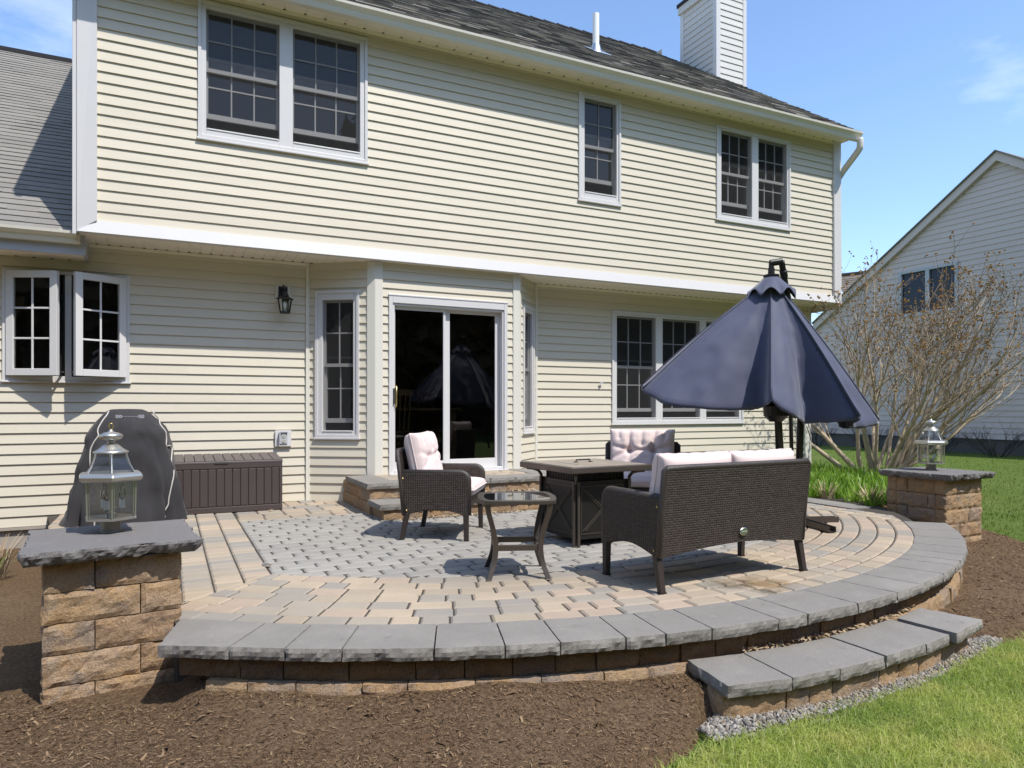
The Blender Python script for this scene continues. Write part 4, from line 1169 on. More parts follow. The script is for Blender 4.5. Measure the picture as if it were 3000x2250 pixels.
# gravel along the step
def pebbles(n, seed):
    k = np.random.RandomState(seed)
    P = []; ico = [(0, 0, 1), (.9, 0, .3), (.28, .85, .35), (-.72, .53, .3), (-.72, -.53, .35), (.28, -.85, .3), (.7, .5, -.4), (-.28, .85, -.4), (-.9, 0, -.35), (-.28, -.85, -.4), (.72, -.5, -.4), (0, 0, -.9)]
    fc = [(0, 1, 2), (0, 2, 3), (0, 3, 4), (0, 4, 5), (0, 5, 1), (1, 6, 2), (2, 7, 3), (3, 8, 4), (4, 9, 5), (5, 10, 1), (2, 6, 7), (3, 7, 8), (4, 8, 9), (5, 9, 10), (1, 10, 6)]
    ico = np.array(ico); fc = np.array(fc); VV = []; FF = []
    for q in range(n):
        t = k.uniform(0, 1); x = 2.0 + 2.35 * t
        edge = np.interp(x, [1.9, 2.2, 2.6, 3.3, 3.95, 4.3, 4.6], [2.27, 2.37, 2.33, 2.35, 2.46, 2.50, 2.45]); wd = np.interp(x, [1.9, 2.2, 3.3, 4.1, 4.5], [.08, .17, .15, .14, .05])
        y = edge - wd * k.uniform(-.15, 1) ** 1.0
        s = .0035 + .008 * k.uniform(0, 1) ** 1.8; sc = s * k.uniform(.5, 1.35, 3); a = k.uniform(0, 6.28); c, sn = math.cos(a), math.sin(a)
        v = ico * (1 + k.uniform(-.45, .35, (12, 1))) * sc; v = np.stack([v[:, 0] * c - v[:, 1] * sn, v[:, 0] * sn + v[:, 1] * c, v[:, 2]], 1)
        VV.append(v + (x, y, -.312 + k.uniform(0, .012))); FF.append(fc + 12 * q)
    return np.concatenate(VV), np.concatenate(FF)
V, F = pebbles(7000, 3)
tag(raw('gravel', V, F, MAT['gravel']), kind='stuff', label='strip of grey and tan gravel along the garden step', cat='gravel')
s = MB(); P = [(2.05, 2.28), (2.2, 2.36), (2.6, 2.33), (3.3, 2.36), (4.0, 2.49), (4.3, 2.46), (4.2, 2.36), (3.9, 2.29), (3.3, 2.18), (2.6, 2.15), (2.1, 2.19)]
s.prism(P, -.40, -.322); tag(s.build('gravel_bed', MAT['concrete']), kind='structure', label='gritty ground under the gravel strip')
# a few fallen leaves
def leafmesh(w, seed):
    k = random.Random(seed); q = MB(); c = [(0, 0, .008)]
    n = 11
    for i in range(n):
        a = 6.283 * i / n; r = w * k.uniform(.55, 1.0) * (1 if i % 2 else .75)
        c.append((r * math.cos(a), r * math.sin(a) * .7, k.uniform(0, .016)))
    q.add(c, [(0, 1 + i, 1 + (i + 1) % n) for i in range(n)])
    return q
for i, (x, y, z, w, lab) in enumerate([(3.70, 1.92, -.275, .022, 'curled tan leaf on the grass, the one nearer the garden step'), (3.42, 1.70, -.275, .02, 'curled tan leaf on the grass, further from the garden step'), (.93, 7.47, .006, .035, 'dry brown leaf on the tan pavers at the foot of the storage box'), (.60, 4.86, .004, .022, 'tiny yellow leaf where grey and tan pavers meet')]):
    o = leafmesh(w, i).build('fallen_leaf', MAT['leaf']); o.location = (x, y, z); tag(o, lab, 'leaf')
k = np.random.RandomState(31); n = 420
x = k.uniform(2.0, 3.6, n); y = 6.80 + .0 * x - np.abs(k.normal(0, .035, n)); 
L = k.uniform(.01, .045, n); th = k.uniform(0, 6.28, n); W = L * .28
dx = np.stack([np.cos(th), np.sin(th), k.uniform(-.5, .5, n)], 1); sx = np.stack([-np.sin(th), np.cos(th), k.uniform(-.8, .8, n)], 1)
c = np.stack([x, y, np.full(n, .156) + k.uniform(0, .018, n)], 1)
x2 = k.uniform(2.55, 4.0, n); c2 = np.stack([x2, np.interp(x2, bk and [p[0] for p in bk], [p[1] for p in bk]) + .02 + np.abs(k.normal(0, .02, n)), np.full(n, -.16) + k.uniform(0, .02, n)], 1)
x3 = k.uniform(1.85, 3.2, n); c3 = np.stack([x3, 6.37 - np.abs(k.normal(0, .03, n)), np.full(n, .004) + k.uniform(0, .012, n)], 1)
def q4(c): return np.stack([c - dx * L[:, None] / 2 - sx * W[:, None] / 2, c + dx * L[:, None] / 2 - sx * W[:, None] / 3, c + dx * L[:, None] / 2 + sx * W[:, None] / 3, c - dx * L[:, None] / 2 + sx * W[:, None] / 2], 1).reshape(-1, 3)
V = np.concatenate([q4(c), q4(c2), q4(c3)])
tag(raw('dry_leaf_litter', V, np.arange(len(V)).reshape(-1, 4), MAT['dry']), kind='stuff', label='dry leaf crumbs caught along the steps', cat='leaf litter')

# ------------------------------------------------------------------ furniture
def pillow(w, d, t, nu=40, nv=30, buttons=(), creases=(), pinch=.03, seed=0, ph=.3, wr=.004):
    """closed cushion lying flat: +z top; returns MB and its edge loop"""
    rows = []
    def hgt(u, v):
        e = (max(0, 1 - abs(u) ** 5) * max(0, 1 - abs(v) ** 5)) ** ph
        k = 1.0
        for (a, b, s, q) in buttons: k *= 1 - q * math.exp(-(((u - a) * w) ** 2 + ((v - b) * d) ** 2) / (4 * s * s))
        for (a, b, c, f, s, q) in creases:
            px, py = (u - a) * w / 2, (v - b) * d / 2; lx, ly = (c - a) * w / 2, (f - b) * d / 2; l2 = lx * lx + ly * ly
            tt = max(0, min(1, (px * lx + py * ly) / l2)); dd = math.hypot(px - tt * lx, py - tt * ly)
            k *= 1 - q * math.exp(-dd * dd / (s * s)) * (1 - .35 * tt)
        return e * k
    q = MB(); top = []; bot = []
    for j in range(nv + 1):
        v = math.sin((j / nv * 2 - 1) * math.pi / 2) * .35 + (j / nv * 2 - 1) * .65; r1 = []; r2 = []
        for i in range(nu + 1):
            u = math.sin((i / nu * 2 - 1) * math.pi / 2) * .35 + (i / nu * 2 - 1) * .65
            x = w / 2 * u * (1 - pinch * (1 - v * v)); y = d / 2 * v * (1 - pinch * (1 - u * u))
            n = nz(u * 3 + seed, v * 3, seed * .7, 3) * wr
            h = hgt(u, v)
            r1.append((x, y, t / 2 * h + n * h)); r2.append((x, y, -t / 2 * (max(0, 1 - abs(u) ** 5) * max(0, 1 - abs(v) ** 5)) ** ph))
        top.append(r1); bot.append(r2)
    q.grid(top, nu + 1, nv + 1); q.grid([r[::-1] for r in bot], nu + 1, nv + 1)
    edge = [top[0][i] for i in range(nu + 1)] + [top[j][nu] for j in range(1, nv + 1)] + [top[nv][i] for i in range(nu - 1, -1, -1)] + [top[j][0] for j in range(nv - 1, -1, -1)]
    return q, edge
def xf(mb, m):
    mb.v = [tuple(m @ Vector(p)) for p in mb.v]; return mb
def cushion(name, parent, w, d, t, m, **k):
    q, e = pillow(w, d, t, **k)
    o = xf(q, m).build(name, MAT['cushion'], parent, smooth=True, weld=True)
    p = MB(); p.tube(e[::2] + [e[0]], .0045, 6, caps=False); xf(p, m).build('piping', MAT['cushion'], o, smooth=True)
    return o
def wseat(name, label, cat, W, loc, rz, nback, grp=None):
    """woven armchair or two-seater; local: x across, +y the way it faces"""
    t = thing(name, label, cat, (*loc, 0), rz, grp)
    hx = W / 2; A = .048
    arc = [(-.238 + .49 * k / 12, .197 + .048 * math.sin(math.pi * k / 12)) for k in range(13)]
    top = [(.264, .20)] + [(.262, .47)] + [(.262 - .065 * (1 - math.cos(a)), .475 + .062 * math.sin(a)) for a in np.linspace(.2, math.pi / 2, 6)] + [(-.285, .532)]
    prof = arc + top
    for sg in (-1, 1):
        q = MB(); x0, x1 = sorted((sg * hx, sg * (hx - A)))
        n = len(prof)
        vs = [(x0, y, z) for y, z in prof] + [(x1, y, z) for y, z in prof]
        q.add(vs, [tuple(range(n - 1, -1, -1)), tuple(range(n, 2 * n))] + [(i, (i + 1) % n, n + (i + 1) % n, n + i) for i in range(n)])
        ap = q.boxuv().build('arm_panel', MAT['wicker'], t, bevel=.007)
        q = MB(); xm = sg * (hx - A / 2)
        q.tube([(xm, y, z) for y, z in [(.262, .205)] + top[1:-1] + [(-.288, .534)]], .024, 10, flat=1); q.build('arm_wrap', MAT['wickertrim'], ap, smooth=True)
        q = MB()
        for yy, zz in ((-.262, .487), (-.232, .235)): q.lathe([(.007, 0), (.007, .003), (.003, .006)], (0, 0, 0), 10); m_ = len(q.v) - 30; q.v[m_:] = [(sg * (hx + z), yy + x, zz + y) for x, y, z in q.v[m_:]]
        q.build('bolt', MAT['brass'], ap)
        for yy, y2 in ((.243, .246), (-.232, -.275)):
            q = MB(); xx = sg * (hx - .022); h = .021
            q.hexa([(xx - h * .85, y2 - h * .85, 0), (xx + h * .85, y2 - h * .85, 0), (xx + h * .85, y2 + h * .85, 0), (xx - h * .85, y2 + h * .85, 0), (xx - h, yy - h, .215), (xx + h, yy - h, .215), (xx + h, yy + h, .215), (xx - h, yy + h, .215)])
            lg = q.build('leg', MAT['leg'], t, bevel=.004)
            q = MB(); q.boxb(xx - .02, xx + .02, y2 - .02, y2 + .02, 0, .008); q.build('foot_cap', MAT['darkmetal'], lg)
    # back: leans away, its lower edge arched
    q = MB(); nb = 16; b = hx - .004; rws = 14; sid = []
    for th in (0, .034):
        g = []
        for j in range(rws + 1):
            t_ = j / rws; row = []
            for k in range(nb + 1):
                x = -b + 2 * b * k / nb; zb = .192 + .042 * math.sin(math.pi * k / nb); z = zb + (.705 - zb) * t_
                row.append((x * (.985 - .005 * t_), -.236 - th * .98 - .055 * (max(0, z - .192) / .513) ** 1.15 - .010 * t_ * math.cos(x / b * 1.4), z))
            g.append(row)
        sid.append(g)
    fr_, bk_ = sid
    q.grid([r[::-1] for r in fr_], nb + 1, rws + 1); q.grid(bk_, nb + 1, rws + 1)
    for r in (0, rws): q.grid([fr_[r], bk_[r]], nb + 1, 2)
    for c_ in (0, nb): q.grid([[fr_[j][c_] for j in range(rws + 1)], [bk_[j][c_] for j in range(rws + 1)]], rws + 1, 2)
    bp = q.boxuv().build('backrest', MAT['wicker'], t)
    q = MB(); q.tube([(-b * .985, -.255, .20), (-b * .982, -.28, .46), (-b * .98, -.308, .69), (-b * .98 + .015, -.312, .704)] + [(-b * .98 + .015 + (1.96 * b - .03) * k / 8, -.312 - .008 * math.sin(math.pi * k / 8), .705) for k in range(1, 9)] + [(b * .98, -.308, .69), (b * .982, -.28, .46), (b * .985, -.255, .20)], .019, 8); q.build('back_wrap', MAT['wickertrim'], bp, smooth=True)
    # seat
    q = MB(); z0 = .20
    row0 = [(-hx + A + (2 * hx - 2 * A) * k / 12, z0 + .05 * math.sin(math.pi * k / 12)) for k in range(13)]
    poly = row0 + [(hx - A, .335), (-hx + A, .335)]; n = len(poly)
    q.add([(x, .252, z) for x, z in poly] + [(x, .222, z) for x, z in poly], [tuple(range(n)), tuple(range(2 * n - 1, n - 1, -1))] + [(i, n + i, n + (i + 1) % n, (i + 1) % n) for i in range(n)])
    q.boxuv().build('front_apron', MAT['wicker'], t, bevel=.005)
    q = MB(); q.boxb(-hx + A, hx - A, -.235, .23, .30, .332); q.boxuv().build('seat', MAT['wicker'], t)
    wi = 2 * hx - 2 * A - .01
    nseat = 1
    m = Matrix.Translation((0, .03, .395))
    cr = [(-1, -.96, -1, .96, .02, .0)]
    cushion('seat_cushion', t, wi, .545, .125, m, nu=int(30 + 22 * nback), nv=26, buttons=[], creases=[(0, -1, 0, 1, .014, .22)] if nback == 2 else [], pinch=.012, ph=.22, seed=loc[0])
    wb = wi / nback
    for k in range(nback):
        xx = -wi / 2 + wb * (k + .5)
        m = Matrix.Translation((xx, -.205, .625)) @ Matrix.Rotation(rad(9 if nback == 1 else 11), 4, 'X') @ Matrix.Rotation(rad(90), 4, 'X') @ Matrix.Rotation(rad(180), 4, 'Y')
        m = Matrix.Translation((xx, -.215, .615)) @ Matrix.Rotation(rad(100), 4, 'X')
        m = Matrix.Translation((xx, -.175 if nback == 1 else -.160, .625 if nback == 1 else .565)) @ Matrix(((-1, 0, 0, 0), (0, -math.sin(rad(12)), math.cos(rad(12)), 0), (0, math.cos(rad(12)), math.sin(rad(12)), 0), (0, 0, 0, 1)))
        bs = [(-.38, .05, .030, .82), (.38, .05, .030, .82)]
        cs = [(-.38, .05, .38, .05, .022, .30), (-.38, .05, -1, .25, .02, .26), (-.38, .05, -1, -.35, .02, .2), (.38, .05, 1, .25, .02, .26), (.38, .05, 1, -.35, .02, .2), (-.38, .05, -.40, 1, .022, .48), (.38, .05, .40, 1, .022, .48), (-.38, .05, -.42, -1, .018, .2), (.38, .05, .42, -1, .018, .2), (0, .3, 0, 1, .018, .34), (-.72, .6, -.72, 1, .016, .25), (.72, .6, .72, 1, .016, .25)]
        cushion('back_cushion', t, wb * (1.02 if nback == 1 else 1.0), .44, .18, m, nu=44, nv=40, buttons=bs, creases=cs, pinch=.035, ph=.30, seed=k * 3 + loc[1], wr=.007)
    return t
CH = 'woven patio armchairs with pink cushions'
wseat('wicker_armchair', 'brown wicker armchair with pink cushions standing in front of the sliding door', 'armchair', .70, (2.075, 5.52), rad(-123.4), 1, CH)
wseat('wicker_armchair', 'brown wicker armchair with pink cushions half hidden behind the fire table', 'armchair', .70, (3.93, 5.32), rad(141), 1, CH)
lv = wseat('wicker_loveseat', 'two-seat brown wicker sofa seen from behind, with pink cushions', 'loveseat', 1.215, (3.066, 3.485), rad(2.6), 2)
q = MB(); q.lathe([(.0, 0), (.034, 0), (.036, .003), (.031, .006), (.0, .006)], (0, 0, 0), 28); q.v = [(x + .045, -.284 - z, y * .66 + .298) for x, y, z in q.v]; q.build('badge', MAT['steel'], lv, smooth=False)
q = MB()
for k in range(7): q.boxb(.022 + k * .0065, .0265 + k * .0065, -.2915, -.2898, .2955, .2955 + (.007, .005, .006, .005, .007, .005, .006)[k])
q.build('badge_mark', MAT['fascia_grey'], lv)

# fire table
ft = thing('fire_table', 'square dark fire table with stone-look top and crossed side panels', 'fire table', (2.985, 4.79, 0), rad(3))
s = MB(); s.boxb(-.38, .38, -.38, .38, .562, .607); top = s.build('tabletop', MAT['bronze'], ft, bevel=.006)
m_ = M('tile_top'); mp = m_.mapping(m_.coord(), (1, 1, 1)); tn = m_.noise(3, 6, .7, m_.mapping(m_.coord(), (2, 9, 1)), dist=.8)
tc = m_.ramp(tn, [(.3, (.17, .125, .085)), (.45, (.36, .28, .20)), (.58, (.26, .235, .20)), (.72, (.50, .42, .32))])
tc = m_.mix(m_.rng(m_.island(), 0, 1, 0, .45), tc, (.17, .155, .14)); MAT['tabletile'] = m_.pbr(tc, .35, 0, m_.bump(tn, .2, .004), .5)
s = MB(); n = 4
for i in range(n):
    for j in range(n):
        if i in (1, 2) and j in (1, 2): continue
        a = -.345 + .69 * i / n; b = -.345 + .69 * j / n; s.boxb(a + .002, a + .69 / n - .002, b + .002, b + .69 / n - .002, .60, .6105)
s.build('tile', MAT['tabletile'], top, bevel=.002)
s = MB(); s.boxb(-.169, .169, -.169, .169, .60, .6125); lid = s.build('burner_lid', MAT['tabletile'], ft, bevel=.003)
s = MB(); s.tube([(-.07, .02, .612), (-.065, .02, .632), (.065, .02, .632), (.07, .02, .612)], .006, 8); s.boxb(-.085, -.055, .008, .032, .612, .618); s.boxb(.055, .085, .008, .032, .612, .618); s.build('lid_handle', MAT['darkmetal'], lid, smooth=False)
for k in range(4):
    m = Matrix.Rotation(k * math.pi / 2, 4, 'Z')
    s = MB(); s.boxb(-.235, .235, -.243, -.225, .05, .49); xf(s, m); pn = s.build('side_panel', MAT['darkmetal'] if k else MAT['darkmetal'], ft, bevel=.002)
    s = MB()
    for (a, b) in (((-.175, .115), (.175, .425)), ((.175, .115), (-.175, .425))):
        for d in (-.012, .012): s.bar((a[0] + d, -.246, a[1]), (b[0] + d, -.246, b[1]), .007, .008, (0, 1, 0))
    for (a, b) in (((-.2, .09), (.2, .09)), ((.2, .09), (.2, .45)), ((.2, .45), (-.2, .45)), ((-.2, .45), (-.2, .09))): s.bar((a[0], -.246, a[1]), (b[0], -.246, b[1]), .006, .006, (0, 1, 0))
    xf(s, m).build('cross_rib', MAT['bronze'], pn)
    s = MB()
    for i in range(19): s.boxb(-.22 + i * .0235, -.22 + i * .0235 + .009, -.222, -.212, .49, .562)
    s.boxb(-.2, .2, -.20, -.19, .49, .562)
    xf(s, m).build('vent_slats', MAT['darkmetal'], ft)
    s = MB(); s.bar((-.262, -.238, 0), (-.262, -.238, .49), .02, .02); s.bar((-.238, -.262, 0), (-.238, -.262, .49), .02, .02)
    s.tube([(-.25, -.25, .47), (-.252, -.252, .51), (-.268, -.268, .54), (-.30, -.30, .554), (-.335, -.335, .558)], .013, 8)
    xf(s, m).build('leg', MAT['bronze'], ft)
# side table
st = thing('side_table', 'small bronze side table with tinted glass top between armchair and sofa', 'table', (1.984, 3.995, 0), rad(-22))
H = .487
def bulge(t):
    out = []
    for k in range(4):
        a = Matrix.Rotation(k * math.pi / 2, 2)
        for i in range(14):
            u = -1 + 2 * i / 14
            out.append(tuple(a @ Vector((u * t * .92, -t * (1 + .10 * (1 - u * u)) + .0))))
    return out
ou_, in_ = bulge(.225), bulge(.188)
s = MB(); n = len(ou_)
vs = [(x, y, H - .026) for x, y in ou_] + [(x, y, H) for x, y in ou_] + [(x, y, H) for x, y in in_] + [(x, y, H - .026) for x, y in in_]
s.add(vs, [(a * n + i, a * n + (i + 1) % n, ((a + 1) % 4) * n + (i + 1) % n, ((a + 1) % 4) * n + i) for a in range(4) for i in range(n)])
tf = s.build('top_frame', MAT['bronze'], st, bevel=.004)
gm = M('tinted_table_glass'); gm.pbr((.012, .012, .012), .03, 0, None, .9); MAT['tinted'] = gm.m
s = MB(); s.prism(bulge(.189), H - .012, H - .003); s.build('glass_top', MAT['tinted'], st)
for sx, sy in ((-1, -1), (1, -1), (1, 1), (-1, 1)):
    s = MB(); pts = [(.192, H - .02), (.182, .40), (.155, .30), (.138, .20), (.146, .11), (.168, .04), (.182, .0)]
    pth = catmull([(sx * r, sy * r * 1.02, z) for r, z in pts], 4)
    for a in range(len(pth) - 1):
        pass
    vs = []; fs = []
    for p in pth:
        d = Vector((sx, sy, 0)).normalized(); t_ = Vector((-sy, sx, 0)).normalized() * (1 if sx * sy else 1)
        for i, j in ((-1, -1), (1, -1), (1, 1), (-1, 1)): vs.append(p + Vector((i * .016, j * .016, 0)) * 1.0)
    for a in range(len(pth) - 1):
        for i in range(4): fs.append((a * 4 + i, a * 4 + (i + 1) % 4, a * 4 + 4 + (i + 1) % 4, a * 4 + 4 + i))
    fs += [(0, 1, 2, 3), tuple(len(vs) - 4 + i for i in (3, 2, 1, 0))]
    s.add(vs, fs).build('leg', MAT['bronze'], st, bevel=.003)
s = MB(); r = .14
for (a, b) in (((-r, -r), (r, -r)), ((r, -r), (r, r)), ((r, r), (-r, r)), ((-r, r), (-r, -r))): s.bar((*a, .185), (*b, .185), .018, .036)
s.build('stretcher', MAT['bronze'], st, bevel=.003)
# storage box against the wall
db = thing('storage_box', 'long brown plastic storage box with plank-pattern front against the wall', 'storage box', (.47, 7.83, 0))
s = MB(); n = 15; x0, x1 = -.60, .588
s.boxb(x0 + .01, x1 - .01, -.255, .29, .0, .49)
for i in range(n):
    a = x0 + .03 + (x1 - x0 - .06) * i / n; b = x0 + .03 + (x1 - x0 - .06) * (i + 1) / n; s.boxb(a + .003, b - .003, -.266, -.25, .065, .435)
s.boxb(x0, x1, -.268, -.25, .0, .06); s.boxb(x0, x1, -.268, -.25, .44, .49)
s.boxb(x0, x0 + .03, -.268, -.25, .06, .44); s.boxb(x1 - .03, x1, -.268, -.25, .06, .44)
s.boxb(x1 - .02, x1, -.25, .29, 0, .49); s.boxb(x0, x0 + .02, -.25, .29, 0, .49)
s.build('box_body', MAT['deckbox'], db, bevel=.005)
s = MB(); n = 13
s.boxb(x0 - .004, x1 + .004, -.272, -.24, .488, .515)
for i in range(n):
    a = x0 - .004 + (x1 - x0 + .008) * i / n; b = a + (x1 - x0 + .008) / n
    s.hexa([(a + .002, -.245, .488), (b - .002, -.245, .488), (b - .002, .295, .488), (a + .002, .295, .488), (a + .002, -.262, .522), (b - .002, -.262, .522), (b - .002, .295, .562), (a + .002, .295, .562)])
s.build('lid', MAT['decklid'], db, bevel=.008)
s = MB(); s.boxb(-.06, .07, -.2745, -.262, .488, .505); s.build('latch_notch', MAT['slot'], db)
# covered grill
gr = thing('covered_grill', 'barbecue grill under a fitted charcoal cover beside the storage box', 'grill', (-.355, 7.5, 0))
lev = [(0, .505, .31, 0), (.12, .47, .30, 0), (.35, .42, .285, .005), (.55, .375, .27, .01), (.72, .345, .265, .015), (.80, .335, .26, .015), (.86, .305, .25, .015), (.93, .255, .22, .012), (.985, .205, .18, .01), (1.02, .165, .13, .008), (1.034, .12, .08, .006), (1.037, .05, .03, .0)]
def gl(z):
    for i in range(len(lev) - 1):
        if lev[i][0] <= z <= lev[i + 1][0]:
            t = (z - lev[i][0]) / (lev[i + 1][0] - lev[i][0]); return [lev[i][k] + (lev[i + 1][k] - lev[i][k]) * t for k in (1, 2, 3)]
    return lev[-1][1:]
def gpt(a, z):
    w, d, o = gl(z); c, s_ = math.cos(a), math.sin(a); e = .42 if z < .75 else .42 + .4 * (z - .75) / .29
    x = w * math.copysign(abs(c) ** e, c) + o; y = d * math.copysign(abs(s_) ** e, s_)
    f = sm(np.array(1 - z / .95)).item()
    w1 = .034 * f * math.sin(a * 7 + 2.1 * math.sin(a * 3) + z * 1.5) + .03 * math.exp(-((a - 4.62 - .25 * z) / .16) ** 2) * f - .03 * f * math.exp(-((a - 5.3 + .3 * z) / .12) ** 2) - .022 * f * math.exp(-((a - 3.75 - .2 * z) / .10) ** 2) + .05 * f * math.exp(-((a - 5.05 - .1 * math.sin(z * 5)) / .10) ** 2) + .022 * f * math.exp(-((a - 4.35) / .13) ** 2)
    w2 = nz(x * 3.5, y * 3.5 + 2, z * 3.5, 4) * .034 * min(1, (1.06 - z) * 5) + nz(x * 8, y * 8 + 5, z * 6, 3) * .014
    k = 1 + (w1 + w2) / max(.12, math.hypot(x, y))
    return (x * k, y * k, z)
s = MB(); NA = 150; zs = [0, .03, .07, .12, .18, .24, .30, .36, .42, .48, .54, .60, .66, .71, .75, .78, .81, .84, .87, .90, .93, .955, .98, 1.0, 1.015, 1.026, 1.034, 1.037]
s.grid([[gpt(2 * math.pi * i / NA, z) for i in range(NA)] for z in zs], NA, len(zs), close_u=True); s.add([gpt(2 * math.pi * i / NA, 1.037) for i in range(NA)], [tuple(range(NA))])
gc = s.build('grill_cover', MAT['cover'], gr, smooth=True)
def front(x, z):
    best = min((abs(gpt(a, z)[0] - x), a) for a in np.linspace(math.pi + .02, 2 * math.pi - .02, 240)); p = gpt(best[1], z); return Vector((x, p[1] - .004, z))
GXF = lambda px: -.87 + (px - 60) / 1155 * .985 + .355
GZF = lambda py: .0 + (1115 - py) / 1060 * 1.035
for pth in ([(505, 75), (490, 110), (455, 160), (420, 225), (414, 262), (420, 300), (385, 350), (352, 420), (347, 500), (350, 580)], [(918, 66), (940, 100), (985, 150), (1000, 205), (1050, 270), (1062, 340), (1060, 405), (1095, 410), (1118, 440), (1110, 560), (1135, 660), (1112, 780), (1085, 900), (1078, 960), (1040, 1030), (1050, 1085)], [(398, 1060), (396, 1110)]):
    P = [front(GXF(x), max(.01, min(1.03, GZF(y)))) for x, y in pth]
    s = MB(); s.tube(catmull(P, 5), .006, 6); s.build('piping', MAT['piping'], gr, smooth=True)
s = MB()
def frame_(x0, x1, z0, z1, w=.003):
    for (a, b) in (((x0, z0), (x1, z0)), ((x1, z0), (x1, z1)), ((x1, z1), (x0, z1)), ((x0, z1), (x0, z0))): s.bar(front(*a), front(*b), w, .004)
for (a, b) in ((580, 628), (795, 842)):
    frame_(GXF(a), GXF(b), GZF(136), GZF(112)); s.bar(front(GXF(a + 8), GZF(131)), front(GXF(b - 8), GZF(117)), .003, .004); s.bar(front(GXF(a + 8), GZF(117)), front(GXF(b - 8), GZF(131)), .003, .004)
for k in range(6): s.bar(front(GXF(632 + k * 27), GZF(124)), front(GXF(650 + k * 27), GZF(123)), .0035, .004)
s.build('emblem', MAT['fascia_grey'], gr)

# post lanterns
def lantern(loc, rz, label):
    t = thing('post_lantern', label, 'lantern', loc, rz, 'hexagonal lanterns on the stone pillars')
    s = MB(); s.lathe([(.051, 0), (.051, .012), (.046, .016), (.046, .072), (.04, .074)], n=28); s.build('post', plainpost, t, smooth=False)
    ph = math.pi / 6 + 0
    V6 = lambda r, z: [(r * math.cos(ph + k * math.pi / 3), r * math.sin(ph + k * math.pi / 3), z) for k in range(6)]
    s = MB(); s.lathe([(.05, .066), (.129, .068), (.131, .078), (.122, .080), (.05, .080)], n=6, ph=ph); s.build('base_plate', MAT['silver'], t)
    for k in range(6):
        a, b = V6(.124, .08)[k], V6(.124, .08)[(k + 1) % 6]; c, d = V6(.128, .272)[(k + 1) % 6], V6(.128, .272)[k]
        s = MB(); s.quad(a, b, c, d); g = s.build('glass_panel', MAT['glass_clear'], t)
        s = MB(); s.bar(a, d, .0065, .0065); A_, B_ = Vector(a).lerp(Vector(b), .09), Vector(a).lerp(Vector(b), .91); C_, D_ = Vector(d).lerp(Vector(c), .91), Vector(d).lerp(Vector(c), .09)
        for p, q in ((A_, D_), (B_, C_), (A_, B_), (D_, C_)): s.bar(p + Vector((0, 0, .004 if p[2] < .1 else 0)), q, .0025, .0025)
        s.build('lead_frame', MAT['silver'], g)
    s = MB(); s.lathe([(.118, .268), (.150, .266), (.162, .276), (.164, .29), (.158, .302), (.145, .309), (.116, .309)], n=6, ph=ph); s.build('rim', MAT['silver'], t, bevel=.004)
    R3 = [(.118, .309), (.098, .345), (.083, .385), (.076, .412)]
    for k in range(6):
        s = MB(); rows = []
        for r, z in R3: rows.append([V6(r, z)[k], V6(r, z)[(k + 1) % 6]])
        s.grid(rows, 2, 4); g = s.build('roof_glass', MAT['glass_clear'], t)
        s = MB(); s.tube([V6(r + .001, z)[k] for r, z in R3], .0042, 6); s.build('roof_rib', MAT['silver'], g)
    s = MB(); s.lathe([(.080, .408), (.082, .416), (.072, .421), (.055, .432), (.040, .448), (.024, .458), (.017, .460), (.017, .470), (.024, .474), (.048, .482), (.056, .494), (.052, .505), (.034, .514), (.015, .518), (.010, .524), (.006, .532)], n=32); s.build('dome', MAT['silver'], t, smooth=True)
    s = MB(); s.tube([(.012 * math.sin(a) * .8, 0, .546 - .016 * math.cos(a)) for a in np.linspace(.3, 6.0, 14)], .003, 6); s.build('finial', MAT['brass'], t, smooth=True)
    s = MB(); s.lathe([(.03, .08), (.03, .09), (.012, .10), (.012, .118), (.03, .122)], n=16)
    for k in range(3):
        a = 2 * math.pi * k / 3 + 2.2; s.tube([(0, 0, .112), (.045 * math.cos(a), .045 * math.sin(a), .112), (.052 * math.cos(a), .052 * math.sin(a), .125)], .005, 6)
    s.build('candelabra', MAT['silver'], t)
    for k in range(3):
        a = 2 * math.pi * k / 3 + 2.2; c = (.052 * math.cos(a), .052 * math.sin(a), .12)
        s = MB(); s.lathe([(.0135, 0), (.0135, .045), (.008, .046)], c, 14); cd = s.build('candle_sleeve', MAT['white'], t)
        s = MB(); s.lathe([(.007, .046), (.013, .056), (.017, .072), (.015, .09), (.008, .108), (.002, .125), (.001, .135)], c, 14); s.build('bulb', MAT['bulb'], cd, smooth=True)
    return t
plainpost = plain('dull_post_metal', (.27, .25, .20), .5, .6, .15, 12)
lantern((-.268, 4.20, .401), rad(6), 'weathered nickel hexagonal lantern on the pillar in front of the grill')
lantern((7.13, 4.66, .401), rad(-8), 'weathered nickel hexagonal lantern on the pillar beside the lawn')
# ------------------------------------------------------------------ umbrella
FW = Vector((.4391, .8984, 0)); RT = Vector((.8984, -.4391, 0))
UC = Vector((4.545, 4.345, 0))
um = thing('cantilever_umbrella', 'half-closed navy cantilever umbrella behind the sofa', 'umbrella', tuple(UC))
APZ = 2.09
